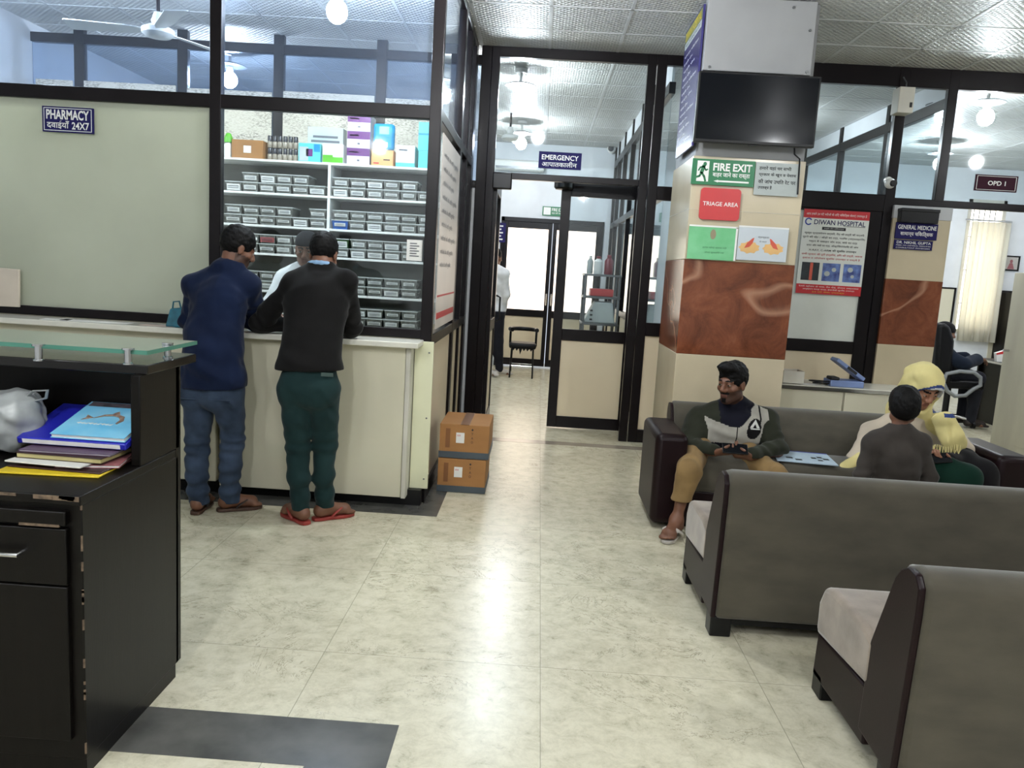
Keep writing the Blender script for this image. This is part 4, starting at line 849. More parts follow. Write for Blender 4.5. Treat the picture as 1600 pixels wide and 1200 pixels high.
# trolley with bottles
tx0, tx1, ty0, ty1 = .50, .92, 9.0, 9.5
t = thing('medical_trolley', 'grey shelved instrument trolley behind the glass of the emergency door', 'trolley', ((tx0 + tx1) / 2, 9.25, 0))
zq = [.22, P(930, 505, 9.0)[2], P(930, 463, 9.0)[2], P(930, 428, 9.0)[2]]
for z in zq: MB().box(tx0, tx1, ty0, ty1, z - .025, z).build('shelf', 'greymetal', t, bev=.004)
for x in (tx0 + .02, tx1 - .02):
    for y in (ty0 + .02, ty1 - .02): MB().cyl((x, y, .0), (x, y, zq[3]), .014).build('post', 'greymetal', t, smooth=40)
M['wine'] = mat('wine_red_plastic', (120, 30, 44), .35)
def bottle(x, y, z, r, h, m, cm, label):
    b = thing('bottle', label, 'bottle', (x, y, z)); MB().lathe((x, y, z), [(r * .9, 0), (r, .01), (r, h * .7), (r * .45, h * .85)], 16).build('bottle_body', m, b, smooth=40); MB().lathe((x, y, z + h * .85), [(r * .5, 0), (r * .5, h * .13), (r * .3, h * .15)], 16).build('cap', cm, b, smooth=40)
bottle(.56, 9.1, zq[3] + .0006, .035, .2, 'palegrey', 'white', 'tall grey bottle at the left of the trolley top')
bottle(.65, 9.08, zq[3] + .0006, .05, .2, 'white', 'wine', 'fat white bottle with wine-red cap on the trolley top')
bottle(.77, 9.1, zq[3] + .0006, .05, .22, 'wine', 'wine', 'wine-red jar at the right of the trolley top')
o = MB().box(.58, .84, 9.03, 9.3, zq[2] + .0006, zq[2] + .085).build('basket', 'signred', bev=.01); tag(o, 'bright red plastic basket on the trolley shelf', 'basket')
t = thing('suction_machine', 'grey suction machine with a sloping face low on the trolley', 'machine', (.68, 9.2, zq[1]))
MB().prism([(tx0 + .02, 9.02, zq[1] + .0006), (tx0 + .38, 9.02, zq[1] + .0006), (tx0 + .34, 9.02, zq[1] + .24), (tx0 + .14, 9.02, zq[1] + .24)], (0, .3, 0)).build('case', 'palegrey', t, bev=.012)
for i in range(3): MB().box(tx0 + .09, tx0 + .12, 9.012, 9.02, zq[1] + .03 + .05 * i, zq[1] + .05 + .05 * i).build('switch', 'ink', t)
# fans
def fan(px, py, Y, angs, label, R_=.6):
    c = P(px, py, Y); t = thing('ceiling_fan', label, 'fan', (c[0], Y, ZC))
    MB().cyl((c[0], Y, c[2] + .09), (c[0], Y, ZC), .013).build('down_rod', 'maroon', t, smooth=40)
    MB().lathe((c[0], Y, c[2]), [(.02, -.055), (.08, -.05), (.105, -.03), (.105, .0), (.07, .02), (.035, .03), (.045, .05), (.025, .11), (.0, .115)]).build('motor_housing', 'white', t, smooth=40)
    for a in angs:
        T_ = Matrix.Translation((c[0], Y, c[2] - .012)) @ Matrix.Rotation(math.radians(a), 4, 'Z') @ Matrix.Rotation(math.radians(11), 4, 'X')
        MB().prism([T_ @ Vector(p) for p in ((.09, -.03, 0), (.2, -.06, 0), (R_ - .01, -.075, 0), (R_, -.06, 0), (R_, .06, 0), (R_ - .01, .07, 0), (.2, .055, 0), (.09, .03, 0))], (0, 0, .005)).build('blade', 'white', t)
    return t
fan(247, 46, 5.6, (186, 306, 66), 'white ceiling fan inside the pharmacy above the PHARMACY sign')
fan(797, 213, 10.1, (200, 320, 80), 'ceiling fan near the far wall of the emergency room')
# OPD room contents
o = MB(); pts = []
cx0, cx1 = 6.40, 6.97
for i in range(61):
    u = i / 60; pts.append((cx0 + (cx1 - cx0) * u, 12.30 + .022 * math.sin(u * 2 * PI * 7) + .008 * math.sin(u * 31)))
vb = [[o.bm.verts.new((x + (.012 * math.sin(i) if z < 1 else 0), y, z)) for i, (x, y) in enumerate(pts)] for z in (.83, 1.4, 2.0, 2.62)]
for A, B in zip(vb, vb[1:]):
    for i in range(60): o.face((A[i], A[i + 1], B[i + 1], B[i]))
k = N('cream_curtain_cloth'); M['curtain'] = k.fin(k.n('MixShader', i0=.45, i1=k.n('BsdfDiffuse', Color=lin((240, 238, 228))).outputs[0], i2=k.n('BsdfTranslucent', Color=lin((244, 241, 230))).outputs[0]).outputs[0])
t = thing('curtain', 'cream curtain hanging over the bright OPD window', 'curtain', (6.66, 12.3, .83)); cu = o.build('cloth', 'curtain', t, smooth=70)
sm = cu.modifiers.new('thick', 'SOLIDIFY'); sm.thickness = .004
MB().cyl((6.3, 12.31, 2.64), (6.98, 12.31, 2.64), .014).build('rod', 'chrome', t, smooth=40)
r, U, T, R = sign('framed_photo', 'small framed photo of two people on the OPD back wall', 'picture', (1555.5, 398), (1591.5, 424), 12.37, 'black', t=.025)
R('photograph', .08, .1, .92, .9, mat('photo_grey', (188, 184, 178), .3, var=.1), d=.002)
for cx in (.3, .66):
    g = MB(); c = U(cx, .62); g.prism([c + Vector((.022 * math.cos(q * PI / 6), -.004, .028 * math.sin(q * PI / 6))) for q in range(12)], (0, .002, 0)); b0 = U(cx - .14, .12); b1 = U(cx + .14, .5); g.prism([(b0[0], 12.366, b0[2]), (b1[0], 12.366, b0[2]), (b1[0] - .03, 12.366, b1[2]), (b0[0] + .03, 12.366, b1[2])], (0, .002, 0)); g.build('picture_figure', 'ink' if cx < .5 else 'pink', r)
t = thing('wardrobe', 'tall narrow dark brown cupboard at the OPD back wall right of the curtain', 'cupboard', (7.2, 12.2, 0))
a, b = max(P(1566, 500, 12.0)[0], 6.99), 7.40
MB().box(a, b, 12.02, 12.36, 0, 1.6).build('carcass', 'blackwood', t, bev=.004); MB().box(a + .02, b - .02, 12.0, 12.02, .05, 1.58).build('door', 'blackwood', t, bev=.004)
# desk
t = thing('office_desk', 'black office desk of the doctor with a pale-edged top', 'desk', (6.2, 9.3, 0)); dx0, dx1, dy0, dy1 = 5.36, 7.0, 8.75, 9.95
zd = P(1560, 568, 9.2)[2]
MB().box(dx0, dx1, dy0, dy1, zd - .03, zd).build('desktop', 'blackwood', t, bev=.004); MB().box(dx0 - .004, dx1, dy0 - .004, dy0, zd - .02, zd + .002).box(dx0 - .004, dx0, dy0, dy1, zd - .02, zd + .002).build('edge_strip', 'offwhite', t)
MB().box(dx0 + .14, dx0 + .17, dy0 + .03, dy1 - .03, .0, zd - .03).build('modesty_panel', 'blackwood', t); MB().box(dx0 + .1, dx1, dy0 + .03, dy0 + .06, .0, zd - .03).build('side_panel', 'blackwood', t)
MB().box(dx0 + .1, dx1, dy1 - .06, dy1 - .03, .0, zd - .03).build('side_panel', 'blackwood', t)
zo = zd + .0006
c = PZ(1531, 552, zd); o = MB().lathe((max(c[0], 5.6), min(9.7, max(c[1], 9.3)), zo), [(.11, 0), (.14, .02), (.13, .045), (.02, .06)]).build('cap', 'black', smooth=40); tag(o, 'round black cap lying on the doctor desk', 'cap')
c = PZ(1547, 558, zd); o = MB().box(max(c[0] - .12, 5.62), max(c[0] + .2, 5.95), 8.98, 9.22, zo, zo + .05).build('register', mat('slate_blue', (70, 84, 120), .5)); tag(o, 'thick slate blue register on the doctor desk', 'book')
c = P(1564, 548, 9.45); o = MB().prism([(c[0] - .03, 9.45, zo), (c[0] + .09, 9.45, zo), (c[0] + .11, 9.45, zo + .16), (c[0] - .05, 9.45, zo + .1)], (0, .05, 0)).build('calendar', 'paper'); tag(o, 'orange and white desk calendar by the grey door', 'calendar')
b_ = MB().prism([(c[0] - .045, 9.448, zo + .08), (c[0] + .105, 9.448, zo + .11), (c[0] + .11, 9.448, zo + .158), (c[0] - .048, 9.448, zo + .099)], (0, .002, 0)).build('orange_band', 'signred', o)
c = PZ(1518, 556, zd); o = MB().box(5.42, 5.6, 9.12, 9.26, zo, zo + .015).build('notepad', 'yellow'); tag(o, 'yellow notepad at the left edge of the doctor desk', 'notepad')
# office chair, seen from behind its right arm
ox, oy = 4.82, 9.3
t = thing('office_chair', 'black high-backed office chair with a grey loop arm in the OPD room', 'chair', (ox, oy, 0))
MB().prism([(ox - .30, oy - .27, .62), (ox - .20, oy - .27, .5), (ox - .10, oy - .27, .52), (ox - .13, oy - .27, 1.0), (ox - .20, oy - .27, 1.16), (ox - .27, oy - .27, 1.2), (ox - .34, oy - .27, 1.16)], (0, .54, 0)).build('backrest', 'vinyl', t, bev=.04, seg=3)
MB().box(ox - .24, ox + .28, oy - .25, oy + .25, .46, .56).build('seat', 'vinyl', t, bev=.03, seg=3)
M['armgrey'] = mat('arm_grey', (128, 132, 134), .4)
for s_ in (-1, 1):
    yy = oy + s_ * .30
    lp = [(1474, 598), (1479, 584), (1500, 580), (1522, 582), (1532, 590), (1532, 602), (1521, 608), (1508, 618), (1492, 619), (1480, 611)]
    MB().tube([(P(u_, v_, 9.0)[0], yy, P(u_, v_, 9.0)[2]) for u_, v_ in lp], .022, 10, closed=True).build('arm_loop', 'armgrey', t, smooth=70)
MB().cyl((ox, oy, .1), (ox, oy, .46), .035).build('gas_column', 'black', t, smooth=40)
for i in range(5):
    a = math.radians(72 * i - 25); e = Vector((ox + .3 * math.cos(a), oy + .3 * math.sin(a), .085))
    MB().tube([(ox, oy, .13), (ox + .15 * math.cos(a), oy + .15 * math.sin(a), .12), e], .022, 10).build('base_spoke', 'chrome', t, smooth=60)
    MB().cyl(e + Vector((-.015, 0, -.045)), e + Vector((.015, 0, -.045)), .04).build('castor', 'black', t, smooth=40)
# ================================================================ people: smooth distance-field bodies meshed by surface nets
def nv(v): return np.array(v, float)
def un(v): v = nv(v); return v / np.linalg.norm(v)
class Sdf:
    def __init__(s, lo, hi, h):
        s.h = h; s.lo = nv(lo); n = np.ceil((nv(hi) - s.lo) / h).astype(int) + 1
        s.ax = [s.lo[i] + h * np.arange(n[i]) for i in range(3)]; s.f = np.full(n, .3, np.float32)
    def sub(s, mn, mx):
        sl = []
        for i in range(3):
            a = int(max(0, math.floor((mn[i] - s.lo[i]) / s.h))); b = int(min(len(s.ax[i]), math.ceil((mx[i] - s.lo[i]) / s.h) + 1)); sl.append(slice(a, max(a, b)))
        X, Y, Z = np.meshgrid(*[s.ax[i][sl[i]] for i in range(3)], indexing='ij'); return tuple(sl), X.astype(np.float32), Y.astype(np.float32), Z.astype(np.float32)
    def put(s, sl, d, k, op):
        g = s.f[sl]
        if op == 'cut': d = -d; h = np.maximum(k - np.abs(g - d), 0) / k; s.f[sl] = np.maximum(g, d) + h * h * k / 4
        else: h = np.maximum(k - np.abs(g - d), 0) / k; s.f[sl] = np.minimum(g, d) - h * h * k / 4
    def rc(s, a, b, ra, rb=None, k=.02, n=None, f=1., op='add'):
        a = nv(a); b = nv(b); rb = ra if rb is None else rb; m = max(ra, rb) + k + .03
        sl, X, Y, Z = s.sub(np.minimum(a, b) - m, np.maximum(a, b) + m)
        if X.size == 0: return s
        px, py, pz = X - a[0], Y - a[1], Z - a[2]; e = b - a
        if n is not None:
            n = un(n); g = 1 / f - 1; dn = (px * n[0] + py * n[1] + pz * n[2]) * g; px = px + n[0] * dn; py = py + n[1] * dn; pz = pz + n[2] * dn; e = e + n * (e @ n) * g
        L = max(e @ e, 1e-9); t = np.clip((px * e[0] + py * e[1] + pz * e[2]) / L, 0, 1)
        d = np.sqrt((px - t * e[0]) ** 2 + (py - t * e[1]) ** 2 + (pz - t * e[2]) ** 2) - (ra + (rb - ra) * t)
        if n is not None: d = d * ((1 + f) / 2)
        s.put(sl, d, k, op); return s
    def chain(s, pts, rs, k=.02, **kw):
        for i in range(len(pts) - 1): s.rc(pts[i], pts[i + 1], rs[i], rs[i + 1], k, **kw)
        return s
    def ell(s, c, r, R=None, k=.02, op='add'):
        c = nv(c); r = nv(r); m = r.max() + k + .03; sl, X, Y, Z = s.sub(c - m, c + m)
        if X.size == 0: return s
        p = np.stack([X - c[0], Y - c[1], Z - c[2]], -1)
        if R is not None: p = p @ R.astype(np.float32)
        q = p / r; k0 = np.sqrt((q * q).sum(-1)) + 1e-6; k1 = np.sqrt(((q / r) ** 2).sum(-1)) + 1e-6
        s.put(sl, k0 * (k0 - 1) / k1, k, op); return s
    def plane(s, p, n):                           # takes away what lies on the side n points to
        n = un(n); p = nv(p); X, Y, Z = np.meshgrid(*s.ax, indexing='ij'); s.f = np.maximum(s.f, ((X - p[0]) * n[0] + (Y - p[1]) * n[1] + (Z - p[2]) * n[2]).astype(np.float32)); return s
    def folds(s, amp, fr, seed=1, dirs=None, n=5):
        rg = np.random.default_rng(seed); X, Y, Z = np.meshgrid(*s.ax, indexing='ij'); t = 0
        for i in range(n):
            d = rg.normal(size=3) * (nv(dirs) if dirs is not None else 1); d = d / np.linalg.norm(d) * fr * rg.uniform(.6, 1.5); ph = rg.uniform(0, 6.28)
            w2 = rg.normal(size=3) * fr * .4
            t = t + np.sin(X * d[0] + Y * d[1] + Z * d[2] + ph + 1.3 * np.sin(X * w2[0] + Y * w2[1] + Z * w2[2]))
        s.f = s.f + (amp / n ** .5 * t).astype(np.float32); return s
    def wrinkle(s, c, r, ax, amp=.006, fr=70, seed=0):   # folds of cloth bunching round a joint
        c = nv(c); ax = un(ax); rg = np.random.default_rng(seed); sl, X, Y, Z = s.sub(c - 2 * r, c + 2 * r)
        if X.size == 0: return s
        X, Y, Z = X - c[0], Y - c[1], Z - c[2]; o = rg.normal(size=3) * 16
        t = X * ax[0] + Y * ax[1] + Z * ax[2]; w_ = X * o[0] + Y * o[1] + Z * o[2]
        s.f[sl] += (amp * np.exp(-(X * X + Y * Y + Z * Z) / (r * r) * 1.4) * np.sin(t * fr + 1.6 * np.sin(w_) + rg.uniform(0, 6))).astype(np.float32); return s
    def mesh(s):
        f = s.f; f[0] = f[-1] = .3; f[:, 0] = f[:, -1] = .3; f[:, :, 0] = f[:, :, -1] = .3
        sg = f < 0; nx, ny, nz = f.shape; cid = lambda i, j, k: (i * ny + j) * nz + k
        acc = []; quads = []
        for a in range(3):
            lo = [slice(None)] * 3; hi = [slice(None)] * 3; lo[a] = slice(0, -1); hi[a] = slice(1, None); lo = tuple(lo); hi = tuple(hi)
            i, j, k = np.nonzero(sg[lo] != sg[hi]); idx = np.stack([i, j, k], 1); nxt = idx.copy(); nxt[:, a] += 1
            f0 = f[tuple(idx.T)]; f1 = f[tuple(nxt.T)]; pos = idx.astype(float); pos[:, a] += f0 / (f0 - f1); neg = sg[tuple(idx.T)]
            b, c = (a + 1) % 3, (a + 2) % 3; cs = []
            for db, dc in ((-1, -1), (0, -1), (0, 0), (-1, 0)):
                q = idx.copy(); q[:, b] += db; q[:, c] += dc; cs.append(cid(q[:, 0], q[:, 1], q[:, 2])); acc.append((cs[-1], pos))
            q = np.stack(cs, 1); q[~neg] = q[~neg][:, ::-1]; quads.append(q)
        ids = np.concatenate([x for x, _ in acc]); ps = np.concatenate([p for _, p in acc]); uq, inv = np.unique(ids, return_inverse=True); cnt = np.bincount(inv)
        V = np.stack([np.bincount(inv, ps[:, i]) / cnt for i in range(3)], 1) * s.h + s.lo
        Q = np.searchsorted(uq, np.concatenate(quads)); return V, Q
    def build(s, name, mats, parent=None, loc=None, paint=None, smooth_it=1):
        V, Q = s.mesh()
        for _ in range(smooth_it):                # a light Laplacian pass
            e = np.concatenate([Q[:, [0, 1]], Q[:, [1, 2]], Q[:, [2, 3]], Q[:, [3, 0]]]); sm = np.stack([np.bincount(e[:, 0], V[e[:, 1], i], len(V)) + np.bincount(e[:, 1], V[e[:, 0], i], len(V)) for i in range(3)], 1); c = np.bincount(e[:, 0], minlength=len(V)) + np.bincount(e[:, 1], minlength=len(V)); V = V * .5 + sm / np.maximum(c, 1)[:, None] * .5
        off = nv(wloc(parent)) if parent else np.zeros(3); L = nv(loc) if loc is not None else np.zeros(3)
        me = bpy.data.meshes.new(name); me.from_pydata((V - off - L).tolist(), [], Q.tolist())
        for m in (mats if isinstance(mats, (list, tuple)) else [mats]): me.materials.append(M[m] if isinstance(m, str) else m)
        if paint is not None: me.polygons.foreach_set('material_index', np.asarray(paint(V[Q].mean(1)), np.int32))
        me.shade_smooth(); o = bpy.data.objects.new(name, me); COL.objects.link(o); o.parent = parent
        if loc is not None: o.location = loc
        return o
def frame_of(fwd, up=(0, 0, 1), roll=0.):
    y = un(fwd); x = np.cross(y, un(up)); x = un(x); z = np.cross(x, y)
    if roll: x, z = x * math.cos(roll) + z * math.sin(roll), z * math.cos(roll) - x * math.sin(roll)
    return np.stack([x, y, z], 1)                 # columns: right, forward, up
class Head:
    def __init__(s, c, fwd, sc=1., roll=0., child=False): s.c = nv(c); s.R = frame_of(fwd, roll=roll); s.s = sc; s.child = child
    def w(s, x, y, z): return s.c + s.R @ (nv((x, y, z)) * s.s)
    def loc(s, p): return (p - s.c) @ s.R / s.s
    def add(s, S, beard=False):
        q = s.s; w = s.w; E = lambda c, r, k=.02, op='add': S.ell(w(*c), nv(r) * q, s.R, k * q, op); C = lambda a, b, ra, rb, k=.01: S.rc(w(*a), w(*b), ra * q, rb * q, k * q)
        E((0, -.014, .036), (.074, .094, .082)); E((0, .022, -.04), (.056, .06, .074), .03)
        if s.child: E((0, .03, -.045), (.056, .05, .05), .03)
        C((0, .055, -.092), (0, .062, -.094), .026, .024, .02); C((-.05, .0, -.07), (-.014, .055, -.096), .02, .018, .025); C((.05, .0, -.07), (.014, .055, -.096), .02, .018, .025)
        for sx in (-1, 1):
            E((sx * .04, .052, -.024), (.026, .026, .022), .02); E((sx * .031, .094, .004), (.017, .016, .0115), .012, 'cut'); E((sx * .031, .075, .003), (.0135, .0135, .0125), .002)
            C((sx * .012, .083, .024), (sx * .046, .068, .024), .009, .008, .012)
            C((sx * .012, .09, -.034), (sx * .013, .091, -.034), .0105, .0105, .008)
            E((sx * .075, -.004, -.008), (.009, .02, .032), .008); E((sx * .084, .002, -.006), (.006, .01, .018), .004, 'cut')
        C((0, .082, .016), (0, .103, -.026), .009, .0135, .012)
        C((-.019, .078, -.058), (.019, .078, -.058), .0085, .0085, .006); C((-.016, .077, -.068), (.016, .077, -.068), .0095, .0095, .006)
        return s
    def paint(s, V, beard=0, base=0):             # 0 skin 1 eye white 2 iris 3 lip 4 hair 5 beard shade
        q = s.loc(V); m = np.full(len(V), base); x, y, z = q[:, 0], q[:, 1], q[:, 2]; ax = np.abs(x)
        d = np.sqrt((ax - .031) ** 2 + (z - .003) ** 2); fr = y > .06
        m[fr & (d < .0115) & (np.abs(z - .002) < .0048) & (y < .095)] = 1; m[fr & (d < .0062) & (np.abs(z - .002) < .0055) & (y < .097)] = 2
        m[fr & (np.abs(z - .0275) < .005) & (ax > .012) & (ax < .05)] = 4
        m[(y > .07) & (ax < .022) & (z < -.052) & (z > -.076)] = 3
        if beard:
            b = (np.abs(q) < .14).all(1) & (z < -.03 + .25 * np.maximum(.0, .05 - y) * 0) & (z < -.022 - .3 * np.maximum(0, y - .03)) & (y > -.02)
            m[b & (m == base)] = 5
            m[(y > .075) & (ax < .03) & (np.abs(z + .0475) < .006)] = 4
            m[b & (y > .05) & (ax < .014) & (z < -.08) & (z > -.105)] = 4
        return m
    def hair(s, parent, mats='hair', style='short', h=.006, top=.016, seed=3):
        q = s.s; r = .17 * q; S = Sdf(s.c - r, s.c + r, h); E = lambda c, rr, k=.01, op='add': S.ell(s.w(*c), nv(rr) * q, s.R, k * q, op)
        E((0, -.016, .040), (.081, .103, .081 + top)); 
        if style == 'quiff': E((0, .06, .105), (.062, .045, .03), .03); E((.02, .05, .12), (.02, .02, .016), .02); E((-.025, .055, .117), (.02, .02, .014), .02)
        E((0, .112, -.036), (.075, .075, .092), .012, 'cut')
        for sx in (-1, 1): E((sx * .085, .03, -.045), (.03, .055, .05), .01, 'cut'); E((sx * .084, -.004, -.012), (.012, .022, .03), .006, 'cut')
        S.plane(s.w(0, -.02, -.055 if style != 'child' else -.05), s.R @ nv((0, .35, -1)))
        S.folds(.0022 * q, 230, seed)
        return S.build('hair', mats, parent)
def hand(S, wr, d, pn, th, sc=1., curl=(.5, .5, .4), spread=.02, k=.006):
    wr = nv(wr); d = un(d); pn = nv(pn); pn = un(pn - d * (pn @ d)); th = nv(th); th = un(th - d * (th @ d) - pn * (th @ pn))
    S.rc(wr, wr + d * .03 * sc, .027 * sc, .034 * sc, .015, n=pn, f=.62)
    S.rc(wr + d * .03 * sc, wr + d * .072 * sc, .036 * sc, .036 * sc, .015, n=pn, f=.45)
    for i, L in enumerate((.95, 1.06, 1.0, .8)):
        p = wr + (d * (.083, .09, .087, .078)[i] + th * (.03 - .0195 * i)) * sc; dd = un(d + th * (.03 - .0195 * i) * spread * 20); r = (.0092, .0095, .009, .008)[i] * sc
        a = 0; S.rc(p - dd * .02 * sc, p, r * 1.1, r, k)
        for j, l in enumerate((.042, .027, .021)):
            a += curl[j] * (1 + .08 * i); e = un(dd * math.cos(a) + pn * math.sin(a)); S.rc(p, p + e * l * L * sc, r * (1 - .08 * j), r * (.94 - .08 * j), k); p = p + e * l * L * sc
    p = wr + (d * .022 + th * .026) * sc; e = un(th * .75 + d * .65 + pn * .25); S.rc(p - e * .01, p + e * .034 * sc, .014 * sc, .0115 * sc, .012); p = p + e * .034 * sc
    e = un(d * .85 + th * .2 + pn * .5); S.rc(p, p + e * .032 * sc, .0112 * sc, .0098 * sc, k); p = p + e * .032 * sc; e = un(d * .8 + pn * .6); S.rc(p, p + e * .022 * sc, .0098 * sc, .008 * sc, k)
def foot(S, an, d, sc=1.):
    an = nv(an); d = nv(d); d[2] = 0; d = un(d); l = nv((d[1], -d[0], 0)); z0 = nv((0, 0, 1))
    hl = an - d * .03 * sc; hl[2] = .035 * sc + .02; bl = an + d * .125 * sc; bl[2] = .028 * sc + .02
    S.rc(an, hl, .034 * sc, .033 * sc, .03); S.rc(an + nv((0, 0, -.01)), bl, .036 * sc, .028 * sc, .03); S.rc(hl, bl, .032 * sc, .03 * sc, .02); S.rc(bl - l * .022 * sc, bl + l * .022 * sc, .022 * sc, .022 * sc, .02)
    for i in range(5): p = bl + l * (.034 - .017 * i) * sc + d * (.03, .034, .03, .022, .012)[i] * sc; p[2] = .02 + .014 * sc; S.rc(p - d * .025 * sc, p + d * .012 * sc, (.013, .0095, .009, .009, .0085)[i] * sc, None, .008)
def sandal(parent, an, d, mat_, strap, sc=1., name='sandal', wide=False):
    an = Vector(an); d = Vector(d); d.z = 0; d.normalize(); l = Vector((d.y, -d.x, 0)); o = Vector((an.x, an.y, .0015))
    ol = ((-.075, .0), (-.068, .024), (-.04, .034), (.02, .033), (.09, .044), (.14, .043), (.175, .025), (.185, .0), (.175, -.025), (.14, -.040), (.09, -.038), (.02, -.03), (-.04, -.034), (-.068, -.024))
    s = MB().prism([o + d * u * sc + l * v * sc for u, v in ol], (0, 0, .019)).build(name, mat_, parent, bev=.004)
    b = o + Vector((0, 0, .02)); toe = b + d * .135 * sc
    for sg in (-1, 1):
        pts = [toe + Vector((0, 0, .004)), toe + Vector((0, 0, .03 * sc)) - d * .012 * sc, b + d * .09 * sc + l * sg * .03 * sc + Vector((0, 0, .045 * sc)), b + d * .045 * sc + l * sg * .043 * sc + Vector((0, 0, .02)), b + d * .03 * sc + l * sg * .036 * sc]
        MB().tube(pts, .0075 * (3.4 if wide else 1), 10, flat=.4).build('strap', strap, s, smooth=60)
    return s
class Fig:
    """Joints of one figure: pel, chest, neck, sh, el, wr, hp, kn, an (each L, R), front direction n, scale."""
    def __init__(s, n, sc=1., **J):
        s.n = un(n); s.s = sc; s.J = {k: nv(v) for k, v in J.items()}
    def __getattr__(s, k): return s.J[k]
    def torso(s, S, dr=0., belly=0., k=.05):
        J, q, n = s.J, s.s, s.n; wst = J['pel'] * .55 + J['chest'] * .45
        S.rc(J['hpL'] * .7 + J['pel'] * .3, J['hpR'] * .7 + J['pel'] * .3, .105 * q + dr, None, k)
        S.rc(J['pel'], wst, .15 * q + dr, .137 * q + dr, k, n=n, f=.72); S.rc(wst, J['chest'], .137 * q + dr, .158 * q + dr, k, n=n, f=.70)
        S.rc(J['chest'], J['neck'] * .75 + J['chest'] * .25, .15 * q + dr, .08 * q + dr, k, n=n, f=.72)
        m = (J['shL'] + J['shR']) / 2
        for a in ('shL', 'shR'): S.rc(m * .3 + J[a] * .7, J[a], .062 * q + dr, .047 * q + dr, k * .8); S.rc(J['neck'] + nv((0, 0, .012 * q)), J[a], .053 * q + dr * .6, .044 * q + dr, k)
        return s
    def neckp(s, S, hd): S.rc(s.J['neck'], hd.w(0, -.02, -.05), .058 * s.s, .053 * s.s, .03); return s
    def arms(s, S, dr=0., which='LR', taper=1., end=1.):
        q = s.s
        for a in which:
            e = s.J['el' + a]; wv = e + (s.J['wr' + a] - e) * end
            S.rc(s.J['sh' + a], e, .048 * q + dr, .043 * q + dr, .025); S.rc(e, wv, .043 * q + dr, .029 * q + dr * taper, .02)
        return s
    def legs(s, S, dr=0., which='LR', taper=1., end=1., k=.03):
        q = s.s
        for a in which:
            h, kn, an = s.J['hp' + a], s.J['kn' + a], s.J['an' + a]; av = kn + (an - kn) * end
            S.rc(h, kn, .088 * q + dr, .058 * q + dr, k); S.rc(kn, av, .056 * q + dr, .036 * q + dr * taper, .03)
            b = np.cross(np.cross(h - kn, an - kn), an - kn) if np.linalg.norm(np.cross(un(h - kn), un(an - kn))) > .25 else -s.n * 1.
            S.rc(kn * .8 + an * .2 - s.n * .012 * q, kn * .55 + an * .45 - s.n * .012 * q, .05 * q + dr, .045 * q + dr, .03)
        return s
    def bounds(s, m=.22):
        p = np.stack(list(s.J.values())); lo = p.min(0) - m; hi = p.max(0) + m; lo[2] = max(lo[2], -.01); return lo, hi
BM = ['skin', 'eyew', 'iris', 'lip', 'hair', 'skin2']
def body(fg, hd, h, label, hands=(), feet=(), beard=0, mats=BM, cat='person', group=None):
    lo, hi = fg.bounds(); hi[2] = max(hi[2], hd.c[2] + .16); lo = np.minimum(lo, hd.c - .16); hi = np.maximum(hi, hd.c + .16); lo[2] = max(lo[2], -.01)
    S = Sdf(lo, hi, h); fg.torso(S, -.012); fg.arms(S); fg.legs(S, -.008); fg.neckp(S, hd); hd.add(S)
    for a in hands: hand(S, *a)
    for a in feet: foot(S, *a)
    base = (float(fg.pel[0]), float(fg.pel[1]), 0.)
    o = S.build('person', mats, None, base, lambda V: hd.paint(V, beard)); tag(o, label, cat, group); return o
def J_(px, py, Y): return nv(P(px, py, Y))

# ---------------------------------------------------------------- cloth materials
def cloth(n, rgb, var=.15, bs=350, bump=.12, **kw): M[n] = mat(n, rgb, .9, var=var, vs_=7, bump=bump, bs=bs, sheen=.08, spec=.15, **kw)
cloth('navy_fleece', (20, 31, 58)); cloth('black_knit', (23, 22, 22)); cloth('sky_shirt', (150, 186, 222)); cloth('jeans', (64, 78, 100), .3, rgb2=(38, 48, 64)); cloth('pine_trousers', (32, 54, 55))
cloth('white_shirt', (226, 228, 230)); cloth('olive_fleece', (46, 48, 38)); cloth('pale_grey_panel', (176, 172, 162)); cloth('dark_navy', (20, 20, 32)); cloth('khaki', (140, 114, 76)); cloth('yellow_scarf', (226, 212, 148), .1)
cloth('cream_shawl', (206, 192, 172), .08); cloth('black_coat', (22, 20, 22)); cloth('green_skirt', (12, 44, 34)); cloth('grey_jumper', (66, 61, 57), .15); cloth('dark_trousers', (34, 35, 42)); cloth('indigo_jacket', (24, 32, 46)); cloth('scarf_blue', (60, 76, 130)); cloth('beanie', (22, 22, 26))
M['tan'] = mat('brown_sole', (70, 46, 34), .5); M['redrub'] = mat('red_rubber', (150, 52, 44), .5); M['darkrub'] = mat('dark_rubber', (40, 30, 26), .6); M['whiterub'] = mat('grey_white_rubber', (186, 180, 172), .5)
M['lip_rose'] = mat('rose_lip', (146, 92, 80), .5)
CT = 1.041                                        # counter top

